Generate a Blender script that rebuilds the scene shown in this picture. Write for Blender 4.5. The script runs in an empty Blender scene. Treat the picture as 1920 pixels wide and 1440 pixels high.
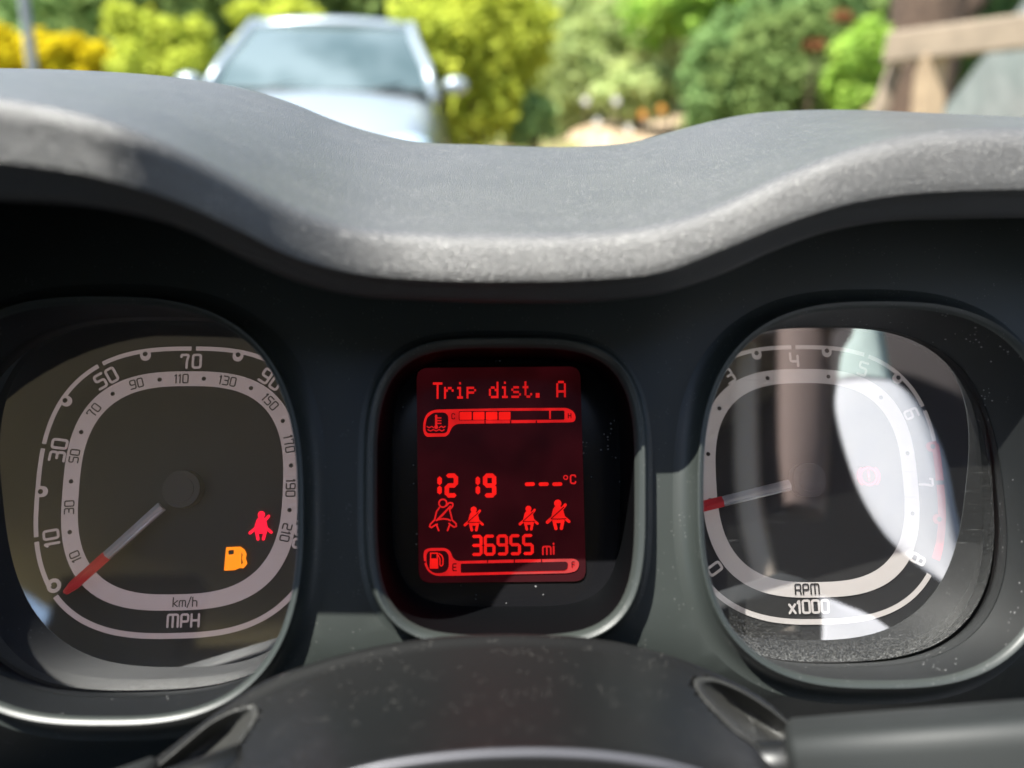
import bpy, math, random
import numpy as np
from math import radians as R, sin, cos, pi, tan
from mathutils import Vector, Matrix
from mathutils.geometry import delaunay_2d_cdt

random.seed(7); rng = np.random.default_rng(7)
scene = bpy.context.scene
COL = scene.collection

# ------------------------------------------------------------------ camera, light, exposure
F_PX, CX, CY = 1442.0, 960.0, 720.0            # focal length and centre of the 1920 x 1440 frame
YAW, ROLL, PITCH = 0.05428, -0.01353, 0.16101  # camera against the instrument cluster's axes
TILT = R(31.6)                                 # the cluster leans back by this much
EYE = np.array([0.0, 0.0, 1.2])
SU = np.array([1.0, 0, 0]); SV = np.array([0, sin(TILT), cos(TILT)]); SW = np.array([0, cos(TILT), -sin(TILT)])

def c2w(p):                                    # cluster axes (right, up the face, into the dash) -> world
    return EYE + p[0]*SU + p[1]*SV + p[2]*SW
_F = np.array([sin(YAW)*cos(PITCH), sin(PITCH), cos(YAW)*cos(PITCH)])
_R = np.array([cos(YAW), 0, -sin(YAW)])
_U = np.cross(_F, _R); _U = -_U if _U[1] < 0 else _U
_R2 = _R*cos(ROLL) + _U*sin(ROLL); _U2 = -_R*sin(ROLL) + _U*cos(ROLL)
def d2w(p): return p[0]*SU + p[1]*SV + p[2]*SW
WR, WU, WF = d2w(_R2), d2w(_U2), d2w(_F)

cd = bpy.data.cameras.new('camera'); cam = bpy.data.objects.new('camera', cd); COL.objects.link(cam)
M = Matrix.Identity(4)
for i in range(3):
    M[i][0], M[i][1], M[i][2], M[i][3] = WR[i], WU[i], -WF[i], EYE[i]
cam.matrix_world = M
cd.sensor_width = 36; cd.lens = 36*F_PX/1920; cd.clip_start = 0.01; cd.clip_end = 300
cd.dof.use_dof = True; cd.dof.focus_distance = 0.275; cd.dof.aperture_fstop = 5.2
scene.camera = cam

SUN = np.array([-0.40, -0.20, 1.0]); SUN /= np.linalg.norm(SUN)
EXPO = 1.62
K = 2**EXPO
world = bpy.data.worlds.new('World'); scene.world = world; world.use_nodes = True
wn = world.node_tree.nodes; wl = world.node_tree.links
sky = wn.new('ShaderNodeTexSky'); sky.sky_type = 'NISHITA'; sky.sun_disc = False
sky.sun_elevation = math.asin(SUN[2]); sky.sun_rotation = math.atan2(SUN[0], SUN[1])
wl.new(sky.outputs[0], wn['Background'].inputs[0]); wn['Background'].inputs[1].default_value = 0.08
ld = bpy.data.lights.new('sun', 'SUN'); ld.energy = 5.0; ld.angle = R(0.5); ld.color = (1, .96, .9)
sun = bpy.data.objects.new('sun', ld); COL.objects.link(sun)
sun.rotation_euler = Vector(SUN).to_track_quat('Z', 'Y').to_euler()
sun.location = (0, 0, 30)
scene.view_settings.view_transform = 'Standard'; scene.view_settings.look = 'None'
scene.view_settings.exposure = EXPO; scene.view_settings.gamma = 1
scene.render.engine = 'CYCLES'
scene.cycles.max_bounces = 8; scene.cycles.transparent_max_bounces = 12
scene.cycles.use_denoising = True

# ------------------------------------------------------------------ pixel rays to points on known planes
def ray(px, py):
    return WR*((px-CX)/F_PX) + WU*((CY-py)/F_PX) + WF
def atw(px, py, w):                            # point on the plane parallel to the cluster face at depth w
    d = ray(px, py); return EYE + d*(w/float(d @ SW))
def aty(px, py, y):                            # point on the vertical plane y metres ahead
    d = ray(px, py); return EYE + d*(y/d[1])
def loc2(px, py, w):                           # the same as cluster coordinates u, v
    p = atw(px, py, w) - EYE; return np.array([p @ SU, p @ SV])
def uvw(u, v, w): return c2w((u, v, w))

# ------------------------------------------------------------------ materials
MATS = {}
def node(nt, t, **kw):
    n = nt.nodes.new(t)
    for k, v in kw.items():
        if k.startswith('i_'):
            key = k[2:].replace('_', ' ')
            n.inputs[int(key) if key.isdigit() else key].default_value = v
        else: setattr(n, k, v)
    return n
def mat(name, base, rough=.5, metal=0, spec=.5, bump=None, var=None, dust=None, coat=0, sheen=0):
    """bump (scale, strength, distance); var (scale, other colour, contrast); dust (scale, threshold, colour)"""
    m = bpy.data.materials.new(name); m.use_nodes = True; nt = m.node_tree; L = nt.links
    b = nt.nodes['Principled BSDF']
    b.inputs['Base Color'].default_value = (*base, 1); b.inputs['Roughness'].default_value = rough
    b.inputs['Metallic'].default_value = metal; b.inputs['Specular IOR Level'].default_value = spec
    if coat: b.inputs['Coat Weight'].default_value = coat; b.inputs['Coat Roughness'].default_value = .05
    if sheen: b.inputs['Sheen Weight'].default_value = sheen; b.inputs['Sheen Roughness'].default_value = .5
    tc = node(nt, 'ShaderNodeTexCoord'); col = None
    if var:
        n = node(nt, 'ShaderNodeTexNoise', i_Scale=var[0], i_Detail=5.0); L.new(tc.outputs['Object'], n.inputs['Vector'])
        r = node(nt, 'ShaderNodeMapRange', i_1=.5-var[2], i_2=.5+var[2]); L.new(n.outputs[0], r.inputs[0])
        mx = node(nt, 'ShaderNodeMix', data_type='RGBA'); mx.inputs[6].default_value = (*base, 1); mx.inputs[7].default_value = (*var[1], 1)
        L.new(r.outputs[0], mx.inputs[0]); col = mx.outputs[2]
    if dust:
        v = node(nt, 'ShaderNodeTexVoronoi', i_Scale=dust[0]); L.new(tc.outputs['Object'], v.inputs['Vector'])
        n2 = node(nt, 'ShaderNodeTexNoise', i_Scale=dust[0]*.11, i_Detail=3.0); L.new(tc.outputs['Object'], n2.inputs['Vector'])
        # a speck only where the cell's own random value is high and near the cell's middle
        sep = node(nt, 'ShaderNodeSeparateColor'); L.new(v.outputs['Color'], sep.inputs[0])
        th = node(nt, 'ShaderNodeMath', operation='MULTIPLY'); L.new(sep.outputs[0], th.inputs[0]); L.new(n2.outputs[0], th.inputs[1])
        gt = node(nt, 'ShaderNodeMapRange', i_1=dust[1], i_2=dust[1]+.03); L.new(th.outputs[0], gt.inputs[0])
        nr = node(nt, 'ShaderNodeMapRange', i_1=.34, i_2=.18); L.new(v.outputs['Distance'], nr.inputs[0])
        mu = node(nt, 'ShaderNodeMath', operation='MULTIPLY'); L.new(gt.outputs[0], mu.inputs[0]); L.new(nr.outputs[0], mu.inputs[1])
        mx = node(nt, 'ShaderNodeMix', data_type='RGBA'); mx.inputs[6].default_value = (*base, 1); mx.inputs[7].default_value = (*dust[2], 1)
        if col: L.new(col, mx.inputs[6])
        L.new(mu.outputs[0], mx.inputs[0]); col = mx.outputs[2]
    if col: L.new(col, b.inputs['Base Color'])
    if bump:
        v = node(nt, 'ShaderNodeTexNoise', i_Scale=bump[0], i_Detail=2.0); L.new(tc.outputs['Object'], v.inputs['Vector'])
        bp = node(nt, 'ShaderNodeBump', i_Strength=bump[1], i_Distance=bump[2]); L.new(v.outputs[0], bp.inputs['Height'])
        L.new(bp.outputs[0], b.inputs['Normal'])
    MATS[name] = m; return m
def emit(name, colour, strength, base=(.02, .02, .02)):
    m = bpy.data.materials.new(name); m.use_nodes = True
    b = m.node_tree.nodes['Principled BSDF']; b.inputs['Base Color'].default_value = (*base, 1)
    b.inputs['Roughness'].default_value = .4; b.inputs['Specular IOR Level'].default_value = .1
    b.inputs['Emission Color'].default_value = (*colour, 1); b.inputs['Emission Strength'].default_value = strength
    MATS[name] = m; return m
def lensmat(name, refl, dust, scr=.10, tint=.93):
    m = bpy.data.materials.new(name); m.use_nodes = True; nt = m.node_tree; L = nt.links; nt.nodes.clear()
    out = node(nt, 'ShaderNodeOutputMaterial'); tr = node(nt, 'ShaderNodeBsdfTransparent'); tr.inputs[0].default_value = (tint, tint, tint, 1)
    gl = node(nt, 'ShaderNodeBsdfGlossy', i_Roughness=.03); df = node(nt, 'ShaderNodeBsdfDiffuse'); df.inputs[0].default_value = (.6, .6, .58, 1)
    fr = node(nt, 'ShaderNodeFresnel', i_IOR=1.5)
    mul = node(nt, 'ShaderNodeMath', operation='MULTIPLY', i_1=refl); L.new(fr.outputs[0], mul.inputs[0])
    L.new(mul.outputs[0], gl.inputs[0]); m1 = node(nt, 'ShaderNodeAddShader'); L.new(tr.outputs[0], m1.inputs[0]); L.new(gl.outputs[0], m1.inputs[1])
    tc = node(nt, 'ShaderNodeTexCoord'); at = node(nt, 'ShaderNodeAttribute', attribute_name='grime')
    n = node(nt, 'ShaderNodeTexNoise', i_Scale=2100.0, i_Detail=5.0); L.new(tc.outputs['Object'], n.inputs['Vector'])
    r = node(nt, 'ShaderNodeMapRange', i_1=.44, i_2=.70); L.new(n.outputs[0], r.inputs[0])
    a = node(nt, 'ShaderNodeMath', operation='MULTIPLY'); L.new(r.outputs[0], a.inputs[0]); L.new(at.outputs['Fac'], a.inputs[1])
    v = node(nt, 'ShaderNodeTexVoronoi', i_Scale=700.0); L.new(tc.outputs['Object'], v.inputs['Vector'])
    sp = node(nt, 'ShaderNodeMapRange', i_1=.13, i_2=.05); L.new(v.outputs['Distance'], sp.inputs[0])
    sc_ = node(nt, 'ShaderNodeSeparateColor'); L.new(v.outputs['Color'], sc_.inputs[0])
    g = node(nt, 'ShaderNodeMath', operation='GREATER_THAN', i_1=.93); L.new(sc_.outputs[0], g.inputs[0])
    sg = node(nt, 'ShaderNodeMath', operation='MULTIPLY'); L.new(sp.outputs[0], sg.inputs[0]); L.new(g.outputs[0], sg.inputs[1])
    ad = node(nt, 'ShaderNodeMath', operation='MULTIPLY_ADD', i_1=dust, i_2=.006); L.new(a.outputs[0], ad.inputs[0])
    ad2 = node(nt, 'ShaderNodeMath', operation='MULTIPLY_ADD', i_1=.3); L.new(sg.outputs[0], ad2.inputs[0]); L.new(ad.outputs[0], ad2.inputs[2])
    mp = node(nt, 'ShaderNodeMapping'); mp.inputs['Rotation'].default_value = (.3, .2, .75); mp.inputs['Scale'].default_value = (60, 2600, 60); L.new(tc.outputs['Object'], mp.inputs[0])
    ns = node(nt, 'ShaderNodeTexNoise', i_Scale=1.0, i_Detail=1.0); L.new(mp.outputs[0], ns.inputs['Vector'])
    sr = node(nt, 'ShaderNodeMapRange', i_1=.70, i_2=.78); L.new(ns.outputs[0], sr.inputs[0])
    nm = node(nt, 'ShaderNodeTexNoise', i_Scale=60.0); L.new(tc.outputs['Object'], nm.inputs['Vector'])
    nr = node(nt, 'ShaderNodeMapRange', i_1=.5, i_2=.7, i_4=scr); L.new(nm.outputs[0], nr.inputs[0])
    sm_ = node(nt, 'ShaderNodeMath', operation='MULTIPLY_ADD'); L.new(sr.outputs[0], sm_.inputs[0]); L.new(nr.outputs[0], sm_.inputs[1]); L.new(ad2.outputs[0], sm_.inputs[2])
    m2 = node(nt, 'ShaderNodeMixShader'); L.new(sm_.outputs[0], m2.inputs[0]); L.new(m1.outputs[0], m2.inputs[1]); L.new(df.outputs[0], m2.inputs[2])
    L.new(m2.outputs[0], out.inputs[0]); MATS[name] = m; return m
def leafmat(name, a, b, trans=.35):
    m = bpy.data.materials.new(name); m.use_nodes = True; nt = m.node_tree; L = nt.links; nt.nodes.clear()
    out = node(nt, 'ShaderNodeOutputMaterial')
    at = node(nt, 'ShaderNodeAttribute', attribute_name='tone')
    mx = node(nt, 'ShaderNodeMix', data_type='RGBA'); mx.inputs[6].default_value = (*a, 1); mx.inputs[7].default_value = (*b, 1); L.new(at.outputs['Fac'], mx.inputs[0])
    d = node(nt, 'ShaderNodeBsdfDiffuse'); t = node(nt, 'ShaderNodeBsdfTranslucent')
    L.new(mx.outputs[2], d.inputs[0]); L.new(mx.outputs[2], t.inputs[0])
    ms = node(nt, 'ShaderNodeMixShader', i_0=trans); L.new(d.outputs[0], ms.inputs[1]); L.new(t.outputs[0], ms.inputs[2])
    L.new(ms.outputs[0], out.inputs[0]); MATS[name] = m; return m

HOOD = mat('dusty_grained_plastic', (.080, .077, .072), .34, spec=1.0, bump=(2200, 1.0, .00046), var=(48, (.096, .092, .085), .25), dust=(1250, .42, (.34, .325, .30)))
LIPM = mat('grained_shade_dark_lip', (.034, .035, .036), .45, spec=.5, bump=(2300, .9, .0003))  # separate lip piece, darkened to carry the shade under the hood edge
PANEL = mat('charcoal_plastic', (.0235, .0285, .0255), .42, bump=(2600, .12, .0001), var=(30, (.0265, .0305, .029), .25), dust=(1500, .50, (.12, .12, .115)))
SHROUD = mat('smooth_black_plastic', (.0052, .0060, .0061), .42, bump=(2200, .10, .00012), var=(20, (.0066, .0064, .0064), .25), dust=(1500, .48, (.085, .082, .076)))
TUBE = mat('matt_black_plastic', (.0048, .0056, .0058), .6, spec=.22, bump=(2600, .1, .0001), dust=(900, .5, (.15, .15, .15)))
FACE = mat('matt_black_dial', (.016, .016, .016), .6)
GLOSSBLACK = mat('gloss_black_plastic', (.006, .006, .007), .18, dust=(800, .5, (.16, .16, .16)))
HUB = mat('dark_hub_plastic', (.045, .045, .046), .3)
def uneven(m, scale, lo, hi):                    # a backlight that is not quite even
    nt = m.node_tree; b = nt.nodes['Principled BSDF']; tc = node(nt, 'ShaderNodeTexCoord'); n = node(nt, 'ShaderNodeTexNoise', i_Scale=scale, i_Detail=2.0)
    r = node(nt, 'ShaderNodeMapRange', i_1=.3, i_2=.7, i_3=lo, i_4=hi); nt.links.new(tc.outputs['Object'], n.inputs['Vector']); nt.links.new(n.outputs[0], r.inputs[0]); nt.links.new(r.outputs[0], b.inputs['Emission Strength'])
PRINT = emit('backlit_pink_white_print', (1, .80, .80), .17/K, (.36, .31, .31))
PRINTW = emit('backlit_white_print', (1, .90, .87), .20/K, (.50, .47, .45))
INK = mat('dark_print', (.02, .018, .018), .6)
NRED = emit('red_pointer_plastic', (.6, .015, .03), .15/K, (.45, .02, .03))
REDMARK = emit('red_scale_print', (.8, .02, .04), .16/K, (.4, .02, .03))
CLEAR = mat('clear_pointer_plastic', (.46, .46, .46), .15, spec=.8)
GLINT = mat('painted_pointer_glint', (.65, .66, .66), .2, spec=.8)
LCDBG = emit('dark_red_screen', (.050, .0035, .006), .36/K, (.015, .004, .005))
LCDBG.node_tree.nodes['Principled BSDF'].inputs['Roughness'].default_value = .25
uneven(LCDBG, 45, .20/K, .62/K)
LCD = emit('glowing_red_segment', (1, .008, .004), .95/K)
LCDSOFT = emit('glowing_red_outline', (1, .012, .012), .70/K); uneven(LCD, 120, .75/K, 1.1/K); uneven(LCDSOFT, 120, .52/K, .85/K)
LRED = emit('lit_red_lamp', (1, .002, .03), 1.6/K)
LAMB = emit('lit_amber_lamp', (1, .23, .004), 1.5/K)
LPINK = emit('lit_brake_lamp', (1, .01, .06), 2.4/K)
LENS_L = lensmat('speedometer_lens', 8.0, .20)
LENS_R = lensmat('rev_counter_lens', 8.8, .24, .16, .60)

# ------------------------------------------------------------------ object helpers
ORG = {}
def tag(o, label, cat, group=None, kind=None):
    if label: o['label'] = label
    if cat: o['category'] = cat
    if group: o['group'] = group
    if kind: o['kind'] = kind
    return o
def thing(name, label, cat, loc, group=None):
    o = bpy.data.objects.new(name, None); COL.objects.link(o); o.location = loc; o.empty_display_size = .02
    ORG[o.name] = np.array(loc, float); return tag(o, label, cat, group)
def mesh(name, V, Fc, m, parent=None, smooth=True, label=None, kind=None, attr=None):
    V = np.asarray(V, float)
    org = ORG[parent.name] if parent is not None else V.mean(0)
    me = bpy.data.meshes.new(name); me.from_pydata([tuple(x) for x in V-org], [], [tuple(int(i) for i in f) for f in Fc]); me.update()
    if smooth: me.polygons.foreach_set('use_smooth', [True]*len(me.polygons))
    if m is not None:
        for mm in (m if isinstance(m, (list, tuple)) else [m]): me.materials.append(mm)
    if attr:
        at = me.attributes.new(attr[0], 'FLOAT', 'POINT'); at.data.foreach_set('value', np.asarray(attr[1], np.float32))
    o = bpy.data.objects.new(name, me); COL.objects.link(o)
    if parent is not None: o.parent = parent
    else: o.location = org
    ORG[o.name] = org
    if label: o['label'] = label
    if kind: o['kind'] = kind
    return o
class MB:
    def __init__(s): s.V = []; s.F = []
    def add(s, V, Fc):
        n = len(s.V); s.V += [np.asarray(v, float) for v in V]; s.F += [[i+n for i in f] for f in Fc]; return s
    def box(s, c, x, y, z):                     # centre and three half vectors
        c, x, y, z = (np.asarray(q, float) for q in (c, x, y, z))
        V = [c+i*x+j*y+k*z for i in (-1, 1) for j in (-1, 1) for k in (-1, 1)]
        return s.add(V, [(0,1,3,2),(4,6,7,5),(0,4,5,1),(2,3,7,6),(0,2,6,4),(1,5,7,3)])
    def tube(s, pts, rad, n=10, cap=True):
        pts = [np.asarray(p, float) for p in pts]; rad = rad if hasattr(rad, '__len__') else [rad]*len(pts)
        V = []; t0 = pts[1]-pts[0]; up = np.array([0, 0, 1.0])
        if abs(t0[2]) > .9*np.linalg.norm(t0): up = np.array([1.0, 0, 0])
        for i, p in enumerate(pts):
            t = pts[min(i+1, len(pts)-1)]-pts[max(i-1, 0)]; t /= np.linalg.norm(t)
            a = np.cross(t, up); a /= np.linalg.norm(a); b = np.cross(t, a)
            V += [p+rad[i]*(cos(2*pi*k/n)*a+sin(2*pi*k/n)*b) for k in range(n)]
        Fc = [(i*n+k, i*n+(k+1) % n, (i+1)*n+(k+1) % n, (i+1)*n+k) for i in range(len(pts)-1) for k in range(n)]
        if cap: Fc += [tuple(range(n))[::-1], tuple(range((len(pts)-1)*n, len(pts)*n))]
        return s.add(V, Fc)
    def ball(s, c, r, n=10):
        c = np.asarray(c, float); r = np.asarray(r if hasattr(r, '__len__') else (r, r, r), float); V = []; Fc = []
        for i in range(n+1):
            a = pi*i/n
            for k in range(2*n):
                b = 2*pi*k/(2*n); V.append(c+r*np.array([sin(a)*cos(b), sin(a)*sin(b), cos(a)]))
        for i in range(n):
            for k in range(2*n): Fc.append((i*2*n+k, (i+1)*2*n+k, (i+1)*2*n+(k+1) % (2*n), i*2*n+(k+1) % (2*n)))
        return s.add(V, Fc)
    def build(s, name, m, parent=None, **kw): return mesh(name, s.V, s.F, m, parent, **kw)

def grid_faces(r, c, closed=False):
    return [(i*c+j, i*c+(j+1) % c, (i+1)*c+(j+1) % c, (i+1)*c+j) for i in range(r-1) for j in range(c if closed else c-1)]
def spline(P, n):                               # Catmull-Rom through points, n samples in all, by chord length
    P = np.asarray(P, float); d = np.r_[0, np.cumsum(np.linalg.norm(np.diff(P, axis=0), axis=1)**.5)]
    t = np.linspace(0, d[-1], n); out = np.zeros((n, P.shape[1]))
    mtan = np.zeros_like(P); mtan[1:-1] = (P[2:]-P[:-2])/(d[2:]-d[:-2])[:, None]; mtan[0] = (P[1]-P[0])/(d[1]-d[0]); mtan[-1] = (P[-1]-P[-2])/(d[-1]-d[-2])
    for k, x in enumerate(t):
        i = min(np.searchsorted(d, x, side='right')-1, len(P)-2); h = d[i+1]-d[i]; s = (x-d[i])/h
        out[k] = (2*s**3-3*s**2+1)*P[i]+(s**3-2*s**2+s)*h*mtan[i]+(-2*s**3+3*s**2)*P[i+1]+(s**3-s**2)*h*mtan[i+1]
    return out
def crv(pts, xs):                               # a y(x) pixel curve sampled at xs, smooth
    P = np.asarray(pts, float); x, y = P[:, 0], P[:, 1]; m = np.gradient(y, x); o = []
    for q in xs:
        i = int(np.clip(np.searchsorted(x, q)-1, 0, len(x)-2)); h = x[i+1]-x[i]; s = (q-x[i])/h
        o.append((2*s**3-3*s**2+1)*y[i]+(s**3-2*s**2+s)*h*m[i]+(-2*s**3+3*s**2)*y[i+1]+(s**3-s**2)*h*m[i+1])
    return np.array(o)

# ------------------------------------------------------------------ the instrument hood
binn = thing('instrument_binnacle', 'black plastic instrument housing with a wavy grained hood over three dials', 'instrument panel', tuple(c2w((0, 0, .26))))
xs = np.linspace(-430, 2330, 150)
TOPE = [(-700,150),(-300,135),(0,128),(150,132),(350,148),(450,165),(550,195),(620,224),(700,250),(770,265),(900,272),(1100,275),(1180,268),(1250,250),(1330,229),(1400,215),(1500,207),(1600,206),(1750,212),(1920,220),(2200,245),(2600,300)]
CRES = [(-700,185),(-300,172),(0,188),(120,208),(200,228),(350,285),(450,335),(550,384),(650,420),(800,434),(960,437),(1100,434),(1220,422),(1350,382),(1450,335),(1550,295),(1650,264),(1750,246),(1920,240),(2200,250),(2600,300)]
FLOW = [(-700,280),(-300,280),(0,302),(200,335),(350,385),(450,432),(550,482),(650,510),(800,525),(960,528),(1100,525),(1250,508),(1350,470),(1500,410),(1600,380),(1700,364),(1800,358),(1920,355),(2200,362),(2600,400)]
LIPB = [(-700,355),(-300,360),(0,375),(200,390),(350,430),(450,480),(550,525),(650,552),(800,563),(960,567),(1150,563),(1250,548),(1350,515),(1450,470),(1550,435),(1650,416),(1800,410),(1920,408),(2200,420),(2600,450)]
te, cr, fl, lb = crv(TOPE, xs), crv(CRES, xs), crv(FLOW, xs), crv(LIPB, xs)
bump_ = np.clip(1-np.abs(xs-1000)/1000, 0, 1)    # 1 in the valley, 0 at the sides
rows = []
tl = np.clip((xs-150)/650, 0, 1); KX = .80+.20*tl*tl*(3-2*tl)+.04*np.clip((xs-1250)/500, 0, 1)     # the left end of the hood reaches nearer the driver
def hrow(py, Y):
    f = np.clip((.345-Y)/(.345-.25), 0, 1) if Y < .2555 else (np.clip((.345-Y)/(.345-.25), 0, 1) if Y > .257 else 0)
    rows.append([aty(x, p, Y*(1+(KX[i]-1)*f)) for i, (x, p) in enumerate(zip(xs, py))])
hrow(te+170, .46)
hrow(te+34, .405)
hrow(te+6, .365)
hrow(te, .345)
for f, y in ((.16, .315), (.36, .282), (.58, .250), (.80, .2245), (.93, .2125)):
    hrow(te+(cr-te)*f, y)
hrow(cr, .2055)
tw = 1-tl*tl*(3-2*tl)                             # the left end's face is steeper
hrow2 = lambda py, Y, Z: rows.append([aty(x, p, (Y+(Z-Y)*tw[i])*(1+(KX[i]-1)*min(1, (.345-Y)/(.345-.25)))) for i, (x, p) in enumerate(zip(xs, py))])
hrow2(cr+(fl-cr)*.18, .2008, .2036)
hrow2(cr+(fl-cr)*.5, .1986, .2032)
hrow2(cr+(fl-cr)*.86, .1969, .2026)
hrow2(fl, .1967, .2024)
hrow2(fl+(lb-fl)*.30, .1992, .2046)
hrow2(fl+(lb-fl)*.80, .2012, .2064)
hrow2(lb, .2030, .2080)
hrow2(lb-4, .210, .2135)
hrow(lb-22, .256)
rows = np.array(rows)                            # (r, c, 3)
def cheek(col, sgn):                             # added unseen hood ends turn down round the outer dials, blocking side sun
    pv_ = np.array([col[9][0], 0, col[16][2]-.075]); o = []
    for a in np.linspace(0, 1.9, 16)[1:]:
        q = col-pv_; k = sgn*a; o.append(np.c_[q[:, 0]*cos(k)+q[:, 2]*sin(k), q[:, 1], -q[:, 0]*sin(k)+q[:, 2]*cos(k)]+pv_)
    return np.array(o).transpose(1, 0, 2)
rows = np.concatenate([cheek(rows[:, 0], -1)[:, ::-1], rows, cheek(rows[:, -1], 1)], 1)
fine = np.array([spline(rows[:14, j], 64) for j in range(rows.shape[1])]).transpose(1, 0, 2)
mesh('hood', fine.reshape(-1, 3), grid_faces(fine.shape[0], fine.shape[1]), HOOD, binn)
low_ = rows[13:].copy(); low_[0] += np.array([0, .0006, 0])
fine = np.array([spline(low_[:, j], 24) for j in range(rows.shape[1])]).transpose(1, 0, 2)
mesh('hood_lip', fine.reshape(-1, 3), grid_faces(fine.shape[0], fine.shape[1]), LIPM, binn)

# ------------------------------------------------------------------ the front panel with its three openings
LIPW, PANW = .2325, .2400
def sup(cx, cy, a, b, n, N=144, tilt=0):         # closed superellipse in pixels, clockwise from the right
    o = []
    for k in range(N):
        t = 2*pi*k/N; c, s = cos(t), sin(t)
        r = (abs(c/a)**n+abs(s/b)**n)**(-1/n); o.append((cx+r*c, cy+r*s))
    return np.array(o)
def to_uv(P, w): return np.array([loc2(x, y, w) for x, y in P])
def normals2(P):
    t = np.roll(P, -1, 0)-np.roll(P, 1, 0); n = np.c_[t[:, 1], -t[:, 0]]; n /= np.linalg.norm(n, axis=1)[:, None]
    c = P.mean(0); s = np.sign(((P-c)*n).sum(1)); return n*s[:, None]
rimL = to_uv(sup(192, 958, 375, 402, 2.75), LIPW)
rimR = to_uv(sup(1652, 928, 341, 363, 2.75), LIPW)
rimC = to_uv(sup(949, 922, 255, 283, 3.7), LIPW)
lensC = np.array([-.105, .0065]); 
def outline_at(P, w): return to_uv(P, w)
DIALW, LENSW, KS = .280, .2555, .2555/.2685
LT = tan(R(4.0))
dialL = np.array([-.10202, .00885]); dialR = np.array([.12477, .00885])
backL = KS*np.array([(-.1075+.0625*x, .0048-.0622*y) for x, y in sup(0, 0, 1, 1, 2.8)])
backR = KS*np.array([(.1275+.0590*x, .0047-.0585*y) for x, y in sup(0, 0, 1, 1, 2.8)])
backC = to_uv(sup(949, 905, 214, 232, 4.2), .266)
# flat panel between the lips
def off(P, d): return P+normals2(P)*d
FW = .0062
loops = [off(rimL, FW), off(rimC, FW*.8), off(rimR, FW)]
topx = np.linspace(-700, 2700, 40); topy = crv(LIPB, topx)-34
outer = np.array([(-.36, -.14), (.38, -.14)]+[tuple(loc2(x, y, PANW)) for x, y in zip(topx[::-1], topy[::-1]) if -.35 < loc2(x, y, PANW)[0] < .37])
pts = []; edges = []
for P in loops:
    n0 = len(pts); pts += [tuple(p) for p in P]; edges += [(n0+i, n0+(i+1) % len(P)) for i in range(len(P))]
n0 = len(pts); pts += [tuple(p) for p in outer]; edges += [(n0+i, n0+(i+1) % len(outer)) for i in range(len(outer))]
def inside(p, P):
    x, y = P[:, 0], P[:, 1]; x2, y2 = np.roll(x, -1), np.roll(y, -1)
    c = ((y > p[1]) != (y2 > p[1])) & (p[0] < (x2-x)*(p[1]-y)/(y2-y+1e-15)+x); return c.sum() % 2 == 1
for u in np.arange(-.33, .355, .008):
    for v in np.arange(-.132, .125, .008):
        p = np.array([u+.0011*sin(v*900), v+.0011*sin(u*777)])
        if not inside(p, outer) or min(np.linalg.norm(P-p, axis=1).min() for P in loops+[outer]) < .004 or any(inside(p, P) for P in loops): continue
        pts.append(tuple(p))
res = delaunay_2d_cdt([Vector(p) for p in pts], edges, [], 0, 1e-7)
pv = np.array([tuple(v) for v in res[0]]); keep = []
for f in res[2]:
    c = pv[list(f)].mean(0)
    if inside(c, outer) and not any(inside(c, P) for P in loops): keep.append(f)
def panel_w(p):                                  # the lower left falls away below the speedometer's lip
    d = min(np.linalg.norm(P-p, axis=1).min() for P in loops)
    drop = np.clip((-.058-p[1])/.012, 0, 1)*np.clip((-.02-p[0])/.05, 0, 1)
    lo = np.clip(-.030-p[1], 0, .03); cv = .5*(.75/.03)*lo*lo+.75*np.clip(-.060-p[1], 0, 1); e = np.clip(d/.012, 0, 1); e = e*e*(3-2*e)
    return PANW+.070*drop*np.clip(d/.008, 0, 1)+cv*e-.0012*np.clip(d/.02, 0, 1)
mesh('front_panel', [uvw(p[0], p[1], panel_w(p)) for p in pv], keep, PANEL, binn)
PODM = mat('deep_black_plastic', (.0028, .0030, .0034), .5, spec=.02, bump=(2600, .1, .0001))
def shroud_ring(rim, back, backw, name, fw, label, wm=None):
    c = rim.mean(0); n = normals2(rim); prof = []; fi = .0034 if name == 'display' else .0019
    for k in range(7):                           # outer fillet from panel up to the lip
        a = pi/2*k/6; prof.append((rim+n*(fw*(1-sin(a))), PANW-(PANW-LIPW)*(1-cos(a))))
    for k in range(1, 7):                        # round the lip and down into the well
        a = pi/2*k/6; prof.append((rim+n*(.0018 if name == 'display' else 0)-n*(fi*(1-cos(a))), LIPW+fi*(1-cos(pi/2-a))*0+fi*sin(a)*0+fi*(1-(1-(a/(pi/2))**2)**.5 if a < pi/2-1e-6 else 1)))
    lip = len(prof); inner = rim+n*(.0018 if name == 'display' else 0)-n*fi
    for s in (.25, .5, .75, .92, 1.0):
        prof.append((inner+(back-inner)*s, (LIPW+fi)+(backw-LIPW-fi)*s))
    V = np.array([[uvw(p[0], p[1], w) for p in P] for P, w in prof]); N = len(rim)
    mesh(name+'_lip', V[:lip].reshape(-1, 3), grid_faces(lip, N, True), PANEL, binn, label=label)
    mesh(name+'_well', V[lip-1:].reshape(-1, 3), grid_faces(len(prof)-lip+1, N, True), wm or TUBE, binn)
shroud_ring(rimL, backL, .2505, 'speedometer', FW, None)
shroud_ring(rimR, backR, .2505, 'rev_counter', FW, None)
shroud_ring(rimC, backC, .2665, 'display', FW*.8, None, PODM)

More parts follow.
